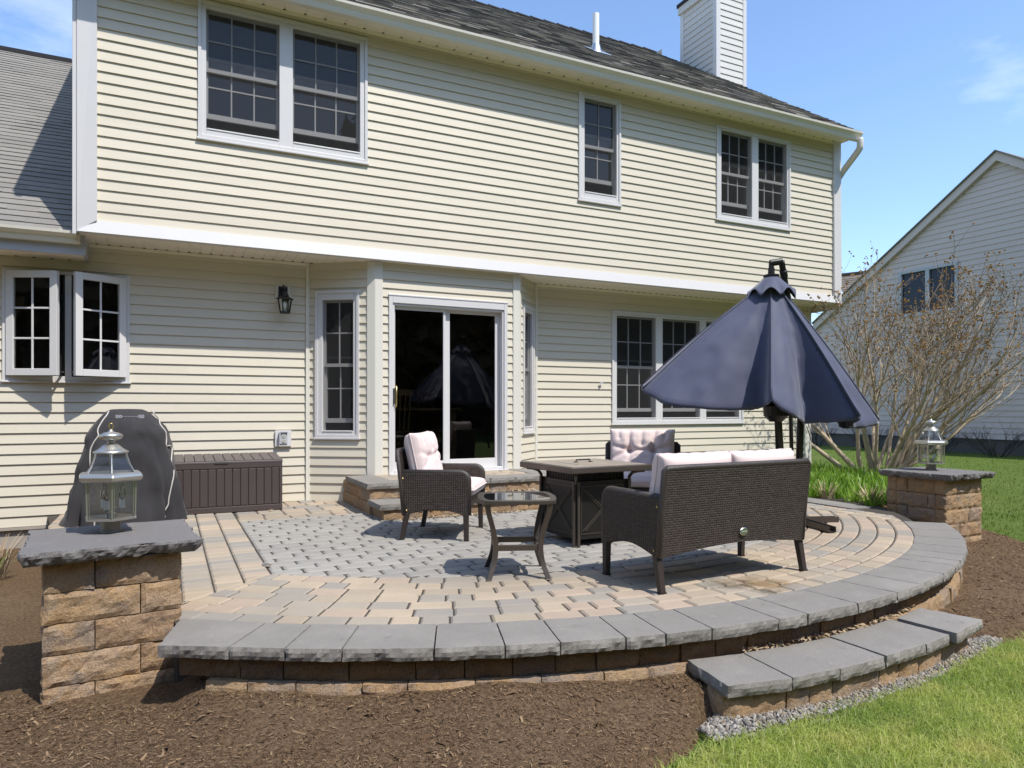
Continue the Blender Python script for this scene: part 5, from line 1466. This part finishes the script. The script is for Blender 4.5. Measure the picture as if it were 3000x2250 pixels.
# rib ends: (angle from the viewer's side, radius, height)
ribs = [(0, .80, 1.12), (45, .86, .985), (90, .81, .947), (140, .85, 1.02), (182, .92, 1.10), (225, 1.0, 1.18), (270, 1.09, 1.238), (300, 1.13, 1.198)]
UF = (FW * .938 + RT * .345).normalized(); UR = (RT * .938 - FW * .345).normalized()
def ribpt(k, t):
    a, r, z = ribs[k % 8]; a = rad(a)
    d = UR * math.sin(a) - UF * math.cos(a)
    rr = .05 + (r - .05) * t ** 1.06
    zz = APZ + (z - APZ) * (.0 + t) + .05 * math.sin(math.pi * t)
    p = d * rr; return Vector((p.x, p.y, zz))
def fab(k, u, t):
    a, b = ribpt(k, t), ribpt(k + 1, t)
    p = a.lerp(b, u); bb = 4 * u * (1 - u)
    sag = (.44, .16, .16, .14, .14, .14, .10, .42)[k] * t ** .9
    rd = Vector((p.x, p.y, 0)); L = max(1e-4, rd.length)
    pp, qq = ((2.6, .85), (1, 1), (1, 1), (1, 1), (1, 1), (1, 1), (1, 1), (4.6, .8))[k]
    pk_ = (pp / (pp + qq)) ** pp * (qq / (pp + qq)) ** qq
    skew = u ** pp * (1 - u) ** qq / pk_
    p -= rd * sag * skew
    if k in (0, 7): p += rd * .05 * t * math.sin(math.pi * min(1, u / .7)) ** 2
    # loose cloth hangs lower between the ribs, gathered at the ribs
    p.z -= (.09, .05, .08, .08, .08, .08, .05, .10)[k] * t ** 1.6 * bb ** .8
    w = nz(p.x * 2.6 + k, p.y * 2.6, p.z * 1.4, 3) * .038 * t * bb + .014 * t ** 2 * bb * math.sin(u * 23 + t * 2 + k) + nz(p.x * 8 + k, p.y * 8, p.z * 5, 3) * .018 * min(1, bb * 3) * t ** .5
    p += rd / L * w
    return p
s = MB(); NU, NT = 26, 36
rows = []
for j in range(NT + 1):
    t = .06 + .94 * j / NT; row = []
    for k in range(8):
        for i in range(NU): row.append(fab(k, i / NU, t))
    rows.append(row)
# hem
for e, dz in ((.006, -.028),):
    row = []
    for q in rows[-1]:
        l = Vector((q.x, q.y, 0)).length; row.append(Vector((q.x * (1 - .003 / l), q.y * (1 - .003 / l), q.z + dz + .004 * math.sin(q.x * 70 + q.y * 50))))
    rows.append(row)
s.grid([r[::-1] for r in rows], NU * 8, len(rows), close_u=True)
cn_ = s.build('canopy', MAT['navy'], um, smooth=True)
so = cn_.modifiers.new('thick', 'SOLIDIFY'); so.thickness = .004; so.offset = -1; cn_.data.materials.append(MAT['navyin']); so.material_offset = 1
# piped seams over the ribs
for k in range(8):
    s = MB(); s.tube([fab(k, 0, .08 + .92 * j / 14) + Vector((0, 0, .003)) for j in range(15)], .007, 6); s.build('seam', MAT['navy'], cn_, smooth=True)
    s = MB(); s.tube([ribpt(k, .1 + .88 * j / 8) - Vector((0, 0, .022)) for j in range(9)], .009, 6); s.build('rib', MAT['darkmetal'], um)
# scalloped vent cap on top
s = MB(); rows = []
for j in range(9):
    t = j / 8; row = []
    for i in range(64):
        a = 2 * math.pi * i / 64; sc = abs(math.sin(a * 4 - .1))
        r = .045 + .145 * t ** .85 * (1 + .12 * (1 - sc)); z = APZ + .06 - .165 * t - .03 * t * (1 - sc) + .045 * t * t * sc
        d = RT * math.sin(a) - FW * math.cos(a); row.append(Vector((d.x * r, d.y * r, z)))
    rows.append(row)
s.grid([r[::-1] for r in rows], 64, 9, close_u=True); vc = s.build('vent_cap', MAT['navy'], um, smooth=True)
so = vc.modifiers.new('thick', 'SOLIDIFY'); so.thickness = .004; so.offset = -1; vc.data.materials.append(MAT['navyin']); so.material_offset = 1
s = MB(); s.lathe([(.065, APZ + .055), (.065, APZ + .07), (.028, APZ + .08), (.026, APZ + .13)], n=20); s.build('top_plate', MAT['darkmetal'], um, smooth=False)
def U(l, f, z): return RT * l + FW * f + Vector((0, 0, z))
s = MB(); s.tube([U(-.01, 0, APZ + .17), U(.09, .0, APZ + .185)], .028, 12); s.tube([U(.0, 0, APZ + .12), U(.0, 0, APZ + .17)], .022, 10); s.build('knuckle', MAT['darkmetal'], um)
arm = catmull([U(.085, .0, APZ + .185), U(.125, .05, APZ + .08), U(.16, .09, APZ - .03), U(.26, .20, APZ - .30), U(.38, .36, APZ - .70), U(.455, .50, 1.02)], 6)
s = MB(); s.tube(arm, .026, 10); s.tube(arm[4:8], .032, 10); s.build('arm', MAT['darkmetal'], um, smooth=True)
s = MB(); s.tube([U(.465, .50, 1.3), U(.45, .505, .85), U(.43, .51, .06)], [.031, .031, .033], 12); s.tube([U(.43, .51, .0), U(.43, .51, .1)], .05, 12); ms = s.build('mast', MAT['darkmetal'], um, smooth=True)
s = MB(); s.tube(catmull([U(.49, .48, 1.02), U(.51, .47, .90), U(.53, .46, .82), U(.54, .46, .77), U(.525, .46, .755), U(.517, .46, .80), U(.495, .475, .88)], 4), .007, 6, flat=.4); s.build('strap', MAT['darkmetal'], um)
# centre pole with runner, crank and strut hanging under the canopy
s = MB(); s.tube([U(.0, 0, APZ + .05), U(.015, 0, 1.20), U(.055, .0, .98), U(.075, 0, .60)], [.022, .024, .030, .034], 12); cp = s.build('centre_pole', MAT['darkmetal'], um, smooth=True)
s = MB(); s.lathe([(.03, .56), (.04, .57), (.04, .66), (.032, .67)], (U(.075, 0, 0).x, U(.075, 0, 0).y, 0), 14); s.tube([U(.02, -.02, .64), U(.06, 0, .64)], .022, 10); s.tube([U(.02, -.02, .57), U(.07, 0, .57)], .026, 10); s.build('crank_knob', MAT['darkmetal'], cp)
s = MB(); s.lathe([(.05, .93), (.10, .98), (.105, 1.06), (.07, 1.12), (.03, 1.14)], (U(.04, 0, 0).x, U(.04, 0, 0).y, 0), 16); hb_ = s.build('runner_hub', MAT['darkmetal'], um)
for k in range(8):
    s = MB(); e = ribpt(k, .55) - Vector((0, 0, .03)); s.bar(U(.04, 0, 1.05) + (e - Vector((0, 0, e.z))) * .1, e, .014, .018); s.build('strut', MAT['darkmetal'], um)
s = MB(); s.tube([U(.20, .10, 1.05), U(.27, .26, .80), U(.32, .36, .35)], .017, 8); s.build('brace', MAT['darkmetal'], um)
for ang in (-19, 71):
    s = MB(); a = rad(ang); d = Vector((math.cos(a), math.sin(a), 0)); c = U(.43, .51, 0); c.z = 0
    nrm = Vector((-d.y, d.x, 0)); z0 = .0 if ang < 0 else .004
    a0, b0 = c - d * .55, c + d * (.38 if ang < 0 else .5)
    for o_, w_, h0, h1 in ((0, .06, z0 + .002, z0 + .007), (-.03, .006, z0 + .002, z0 + .05), (.03, .006, z0 + .002, z0 + .05)):
        p, q = a0 + nrm * o_, b0 + nrm * o_
        s.bar((p.x, p.y, (h0 + h1) / 2), (q.x, q.y, (h0 + h1) / 2), w_, h1 - h0)
    s.build('base_bar', MAT['bronze'], um)

# ------------------------------------------------------------------ bare multi-stem shrub
def twigs(name, label, base, stems, seed, height, spread, mat, seedm=None, levels=3, cat='shrub', wide=None, nseed=900, taper=.034, down=0.0, dens=1.0):
    k = random.Random(seed); t = thing(name, label, cat, base)
    TR, BR, tips = MB(), [MB() for _ in range(3)], []
    def grow(p, d, L, r, lvl, mb, bend):
        n = 5 if lvl < 2 else 4; pts = [p]; q = p.copy(); dd = d.copy()
        for i in range(n):
            j = Vector((k.gauss(0, 1), k.gauss(0, 1), k.gauss(0, .7))) * (.10 + .05 * lvl)
            dd = (dd + j + Vector((0, 0, bend))).normalized(); q = q + dd * (L / n); pts.append(q.copy())
        rs = [r * (1 - .62 * i / n) for i in range(n + 1)]
        mb.tube(pts, rs, 7 if lvl == 0 else (5 if lvl == 1 else 3), caps=False)
        return pts, dd
    for si in range(stems):
        a = k.uniform(0, 6.283); br = k.uniform(.05, .28)
        if wide: 
            a = wide(k, si)
        p = Vector((math.cos(a) * br, math.sin(a) * br, -.04))
        out = k.uniform(.25, 1.0) * spread
        d = Vector((math.cos(a) * out, math.sin(a) * out, 1)).normalized()
        L = height * k.uniform(.50, .70)
        pts, dd = grow(p, d, L, taper * k.uniform(.6, 1.15), 0, TR, -.015)
        for b in range(int(8 * dens)):
            f = k.uniform(.36, 1.0); i = min(4, int(f * 5)); q = pts[i].lerp(pts[i + 1], f * 5 - i)
            loc = (pts[i + 1] - pts[i]).normalized()
            sd = Vector((k.gauss(0, 1), k.gauss(0, 1), k.gauss(.3, .5))).normalized()
            d1 = (loc * 1.0 + sd * .62 + Vector((math.cos(a), math.sin(a), 0)) * .2).normalized()
            p1, e1 = grow(q, d1, height * k.uniform(.26, .44) * (1.15 - .35 * f), taper * .36 * (1 - .45 * f), 1, BR[0], .03)
            for c in range(int(7 * dens)):
                f2 = k.uniform(.2, 1); i2 = min(4, int(f2 * 5)); q2 = p1[i2].lerp(p1[i2 + 1], f2 * 5 - i2)
                sd = Vector((k.gauss(0, 1), k.gauss(0, 1), k.gauss(.35, .6))).normalized()
                d2 = ((p1[i2 + 1] - p1[i2]).normalized() + sd * .7).normalized()
                p2, e2 = grow(q2, d2, height * k.uniform(.10, .22), taper * .105, 2, BR[1], .05)
                tips.append(p2[-1])
                if levels > 3:
                    for e in range(2):
                        f3 = k.uniform(.25, 1); i3 = min(3, int(f3 * 4)); q3 = p2[i3]
                        sd = Vector((k.gauss(0, 1), k.gauss(0, 1), k.gauss(.4, .6))).normalized()
                        p3, _ = grow(q3, ((p2[-1] - p2[0]).normalized() + sd * .7).normalized(), height * k.uniform(.05, .11), taper * .062, 3, BR[2], .05); tips.append(p3[-1])
    tw_ = MAT['bark_twig'] if mat is MAT['bark'] else mat
    TR.build('trunk', mat, t, smooth=True)
    for i, nm in enumerate(('branches', 'twigs', 'twigs')):
        if BR[i].v:
            o = BR[i].build(nm, mat if i == 0 else tw_, t); o['kind'] = 'stuff'
    if seedm:
        s = MB(); hi = sorted(tips, key=lambda q: -q.z + k.uniform(-.5, .5))[:int(len(tips) * .75)]
        for q in k.sample(hi, min(nseed, len(hi))):
            for _ in range(k.choice((1, 2, 3))):
                c = q + Vector((k.gauss(0, .02), k.gauss(0, .02), k.gauss(.005, .02))); r = k.uniform(.010, .023)
                m = Matrix.Rotation(k.uniform(0, 6), 3, 'X') @ Matrix.Rotation(k.uniform(0, 6), 3, 'Z')
                s.add([c + m @ Vector(v) * r for v in ((1, 0, 0), (0, 1, 0), (-.8, .2, .3), (.1, -.9, -.2), (0, .1, 1), (.2, 0, -.8))], [(0, 1, 4), (1, 2, 4), (2, 3, 4), (3, 0, 4), (1, 0, 5), (2, 1, 5), (3, 2, 5)])
        o = s.build('seed_heads', seedm, t); o['kind'] = 'stuff'
    return t
def fan(k, si):
    return (-.45, .05, -.75, .45, -.2, -1.15, .9, 2.7, -.5, 1.6, -2.3, .2, 3.4, -.9, 2.1, -.3, -2.9)[si % 17] + k.uniform(-.25, .25)
twigs('bare_shrub', 'large bare multi-stemmed shrub with dry seed heads beside the corner of the house', (10.2, 7.55, -.1), 17, 14, 3.75, 1.05, MAT['bark'], MAT['seed'], 4, 'shrub', fan, 1500, .047, 0, .95)
for i, (y, x, h, lab) in enumerate(((11.9, 21.2, 1.25, 'dark leafless bush at the grey house wall, nearest its right end'), (13.6, 21.2, 1.1, 'dark leafless bush at the grey house wall, just right of the far lantern'), (15.9, 21.3, 1.2, 'dark leafless bush at the grey house wall, between lantern and shrub stems'), (18.2, 21.3, 1.3, 'dark leafless bush at the grey house wall, seen through the shrub stems'))):
    o = twigs('foundation_bush', lab, (x, y, -.32), 16, 50 + i, h, 1.1, MAT['bark_dark'], None, 3, 'bush', None, 0, .016, 0, .8); o['group'] = 'dark bushes along the grey house'
# ------------------------------------------------------------------ leafy plants behind the edging
def straps(spots, seed, n=34, L=(.20, .36), W=(.012, .022)):
    k = np.random.RandomState(seed); VV = []; FF = []; o = 0
    for (cx_, cy_, cz) in spots:
        for i in range(n):
            a = k.uniform(0, 6.283); l = k.uniform(*L); w = k.uniform(*W); ln = k.uniform(.15, 1.0); b = np.array([cx_, cy_, cz]) + np.array([math.cos(a), math.sin(a), 0]) * k.uniform(0, .05)
            d = np.array([math.cos(a), math.sin(a), 0]); sd = np.array([-math.sin(a), math.cos(a), .15]) * w / 2
            P = []
            for t, q in ((0, .7), (.3, 1), (.6, .95), (.85, .6), (1, .08)):
                h = l * (t - .42 * ln * t * t); c = b + d * (l * ln * .75 * t ** 1.5) + np.array([0, 0, h]); P += [c - sd * q, c + sd * q]
            VV += P
            for j in range(4): FF.append((o + 2 * j, o + 2 * j + 1, o + 2 * j + 3, o + 2 * j + 2))
            o += 10
    return np.array(VV), np.array(FF)
k = np.random.RandomState(3); sp = []
for _ in range(900):
    x, y = k.uniform(6.8, 9.9), k.uniform(5.0, 8.7)
    if (x - 6.8) * .55 + (y - 5.05) < .0 or y < 5.05 + (.0 if x < 7.6 else (x - 7.6) * .75): continue
    if all((x - a) ** 2 + (y - b) ** 2 > .0225 for a, b, c in sp): sp.append((x, y, -.11))
V, F = straps(sp, 5)
tag(raw('leafy_ground_cover', V, F, MAT['herb']), kind='stuff', label='bright green strap-leaved plants growing behind the patio edging', cat='plants')
def stalks(name, label, loc, n, L, seed, green=0):
    t = thing(name, label, 'plant', loc); k = random.Random(seed); s = MB()
    for i in range(n):
        a = k.uniform(0, 6.28); r = k.uniform(0, .07); l = k.uniform(*L); ln = k.uniform(.1, .55); w = k.uniform(.004, .011)
        p0 = Vector((math.cos(a) * r, math.sin(a) * r, 0)); d = Vector((math.cos(a) * ln, math.sin(a) * ln, 1)).normalized(); p1 = p0 + d * l * .6; p2 = p1 + (d + Vector((math.cos(a), math.sin(a), -.5)) * .4).normalized() * l * .4
        sd = Vector((-math.sin(a), math.cos(a), 0)) * w
        s.add([p0 - sd, p0 + sd, p1 + sd * .8, p1 - sd * .8, p2 + sd * .2, p2 - sd * .2], [(0, 1, 2, 3), (3, 2, 4, 5)])
    s.build('stalks', MAT['dry'], t)
    if green:
        V, F = straps([(0, 0, 0)], seed, green, (.15, .3)); raw('leaves', V, F, MAT['herb'], t)
    return t
stalks('dried_plant', 'clump of pale dried stalks between sofa back and green plants', (6.92, 5.78, -.1), 40, (.2, .36), 1)
stalks('dried_plant', 'clump of pinkish dried stalks against the left side of the far pillar', (6.95, 5.22, -.1), 46, (.24, .38), 2)
stalks('sprouting_plant', 'sprouting plant with old dry stalks in the mulch at the left edge', (-1.22, 6.72, -.30), 46, (.2, .4), 3, 16)

# ------------------------------------------------------------------ neighbouring houses
NB = (24.5, 12.4, -.3); NX = 22.2
nh = thing('neighbour_house', 'grey-sided neighbouring house with a steep gable beyond the lawn', 'house', NB)
def nb(mb, name, mat, parent=None): return mb.build(name, MAT[mat], parent or nh, off=NB)
pk = (12.424, 8.45); slope = .667
def nspan(v):
    z = v + .12; hw = (pk[1] - z) / slope
    return (max(0, 22.0 - (pk[0] + hw)), min(16.0, 22.0 - (pk[0] - hw)))
s = MB(); clad(s, (NX, 22.0, .12), -Y_, Z_, -X_, 16, 8.5, .172, .02, [(22 - 15.55, 22 - 13.64, 4.1, 5.52)], span=nspan, seam=4); nb(s, 'gable_wall', 'siding_grey')
s = MB(); s.boxb(NX + .03, NX + .3, 5.0, 21.5, -.6, .12); nb(s, 'foundation', 'dark_concrete')
for sg in (-1, 1):
    y1 = pk[0] + sg * 6.6; z1 = pk[1] - 6.6 * slope
    s = MB(); s.hexa([(NX - .16, pk[0], pk[1] - .05), (NX + .02, pk[0], pk[1] - .05), (NX + .02, y1, z1 - .05), (NX - .16, y1, z1 - .05), (NX - .16, pk[0], pk[1] + .21), (NX + .02, pk[0], pk[1] + .21), (NX + .02, y1, z1 + .21), (NX - .16, y1, z1 + .21)]); nb(s, 'rake_board', 'siding_grey')
    s = MB(); s.hexa([(NX - .22, pk[0], pk[1] + .213), (NX + 9, pk[0], pk[1] + .213), (NX + 9, y1, z1 + .213), (NX - .22, y1, z1 + .213), (NX - .22, pk[0], pk[1] + .26), (NX + 9, pk[0], pk[1] + .26), (NX + 9, y1, z1 + .26), (NX - .22, y1, z1 + .26)]); nb(s, 'roof', 'shingle')
s = MB(); s.boxb(NX - .05, NX + .1, 13.62, 13.72, 4.1, 5.64); s.boxb(NX - .05, NX + .1, 15.5, 15.6, 4.1, 5.64); s.boxb(NX - .05, NX + .1, 13.72, 15.5, 5.55, 5.64); s.boxb(NX - .05, NX + .1, 13.72, 15.5, 4.1, 4.2); s.boxb(NX - .04, NX + .1, 14.55, 14.68, 4.2, 5.55)
w = nb(s, 'window', 'fascia_grey')
s = MB(); s.quad((NX + .03, 13.7, 4.2), (NX + .03, 15.5, 4.2), (NX + .03, 15.5, 5.55), (NX + .03, 13.7, 5.55)); nb(s, 'glass_pane', 'dark_pane', w)
s = MB(); s.boxb(NX + .5, NX + .6, 13, 16, 3.9, 5.8); nb(s, 'room', 'room')
fh = thing('distant_house', 'brown-roofed house seen in the gap between the two houses', 'house', (36, 28, -.3))
FB = (36, 28, -.3)
s = MB(); e1, e2 = Vector((32.2, 26.55, 8.2)), Vector((36.6, 24.35, 8.75)); dn = Vector((-1.6, -3.2, -3.0))
uu = (e2 - e1); Lr = uu.length; uu.normalize(); vv = -dn.normalized(); nn = uu.cross(vv).normalized()
if nn.z < 0: nn = -nn
clad(s, e1 + dn, uu, vv, nn, Lr, dn.length, .20, .02, [], seam=.7, rr=random.Random(5), jit=.3); s.build('roof', MAT['shingle_brown'], fh, off=FB)
s = MB(); s.bar(e1, e2, .35, .12); s.build('ridge_cap', MAT['ridge'], fh, off=FB)
s = MB(); a, b = e1 + dn, e2 + dn; s.hexa([(a.x, a.y, -.5), (b.x, b.y, -.5), (b.x + 2, b.y + 4, -.5), (a.x + 2, a.y + 4, -.5), tuple(a), tuple(b), (b.x + 2, b.y + 4, b.z), (a.x + 2, a.y + 4, a.z)]); s.build('wall', MAT['siding_grey'], fh, off=FB)
# woodland behind the camera: what the window glass mirrors
def woods(n, seed):
    k = np.random.RandomState(seed)
    a = k.uniform(rad(185), rad(375), n); r = k.uniform(24, 36, n); top = 13 + 3 * np.sin(a * 9) + 2 * np.sin(a * 23 + 1)
    z = -.3 + top * k.uniform(0, 1, n) ** 1.05
    c = np.stack([3 + r * np.cos(a), 3 + r * np.sin(a), z], 1); s = k.uniform(.4, 1.0, n)[:, None]
    u = k.normal(0, 1, (n, 3)); u /= np.linalg.norm(u, axis=1)[:, None]; v = np.cross(u, k.normal(0, 1, (n, 3))); v /= np.linalg.norm(v, axis=1)[:, None]
    V = np.stack([c - u * s, c - v * s * .6, c + u * s, c + v * s * .6], 1).reshape(-1, 3)
    return V, np.arange(4 * n).reshape(-1, 4)
V, F = woods(52000, 6)
tag(raw('woods', V, F, MAT['tree_leaf']), kind='stuff', label='dark woods across the lawn, mirrored in the window glass', cat='woods')

# ------------------------------------------------------------------ sky, sun, camera
ELEV, AZ = rad(58.0), rad(24)            # sun: AZ right of straight out from the house front
sd = Vector((math.sin(AZ) * math.cos(ELEV), -math.cos(AZ) * math.cos(ELEV), math.sin(ELEV)))
w = bpy.data.worlds.new('World'); SC.world = w; w.use_nodes = True
nt = w.node_tree; nt.nodes.clear()
sky = nt.nodes.new('ShaderNodeTexSky'); sky.sky_type = 'NISHITA'; sky.sun_disc = False
sky.sun_elevation = ELEV; sky.sun_rotation = math.atan2(sd.x, sd.y); sky.air_density = 1.0; sky.dust_density = .6; sky.ozone_density = 1.4; sky.altitude = 100
tc = nt.nodes.new('ShaderNodeTexCoord'); mp = nt.nodes.new('ShaderNodeMapping'); mp.inputs['Scale'].default_value = (1.2, 1.2, 3.2)
n1 = nt.nodes.new('ShaderNodeTexNoise'); n1.inputs['Scale'].default_value = 1.9; n1.inputs['Detail'].default_value = 7; n1.inputs['Roughness'].default_value = .58
mr = nt.nodes.new('ShaderNodeMapRange'); mr.inputs['From Min'].default_value = .50; mr.inputs['From Max'].default_value = .74; mr.inputs['To Max'].default_value = .55
mx = nt.nodes.new('ShaderNodeMix'); mx.data_type = 'RGBA'; mx.inputs[7].default_value = (6.0, 6.2, 6.6, 1)
bg = nt.nodes.new('ShaderNodeBackground'); bg.inputs['Strength'].default_value = .15
wo = nt.nodes.new('ShaderNodeOutputWorld'); L_ = nt.links.new
L_(tc.outputs['Generated'], mp.inputs[0]); L_(mp.outputs[0], n1.inputs['Vector']); L_(n1.outputs['Fac'], mr.inputs['Value'])
L_(mr.outputs[0], mx.inputs[0]); tn_ = nt.nodes.new('ShaderNodeMix'); tn_.data_type = 'RGBA'; tn_.blend_type = 'MULTIPLY'; tn_.inputs[0].default_value = 1; tn_.inputs[7].default_value = (.87, .945, 1.02, 1)
L_(sky.outputs[0], tn_.inputs[6]); L_(tn_.outputs[2], mx.inputs[6]); L_(mx.outputs[2], bg.inputs[0]); L_(bg.outputs[0], wo.inputs[0])
sl_ = bpy.data.lights.new('sun', 'SUN'); sl_.energy = 2.9; sl_.angle = rad(.53); sl_.color = (1.0, .955, .89)
so_ = bpy.data.objects.new('sun', sl_); COL.objects.link(so_); so_.rotation_euler = sd.to_track_quat('Z', 'Y').to_euler(); so_.location = (0, -10, 20)
cam = bpy.data.cameras.new('camera'); cam.sensor_width = 36; cam.sensor_fit = 'HORIZONTAL'; cam.lens = 36 * 2060 / 3000; cam.shift_y = 72 / 3000; cam.clip_end = 600; cam.clip_start = .05
co = bpy.data.objects.new('camera', cam); COL.objects.link(co); co.location = (0, 0, 1.04); co.rotation_euler = (rad(90), 0, -rad(26.046)); SC.camera = co
SC.view_settings.view_transform = 'Standard'; SC.view_settings.look = 'None'; SC.view_settings.exposure = .84; SC.view_settings.gamma = 1
SC.render.engine = 'CYCLES'; SC.cycles.use_denoising = True
SC.cycles.max_bounces = 8; SC.cycles.transparent_max_bounces = 24; SC.cycles.sample_clamp_indirect = 6
try: SC.cycles.denoiser = 'OPENIMAGEDENOISE'
except Exception: pass
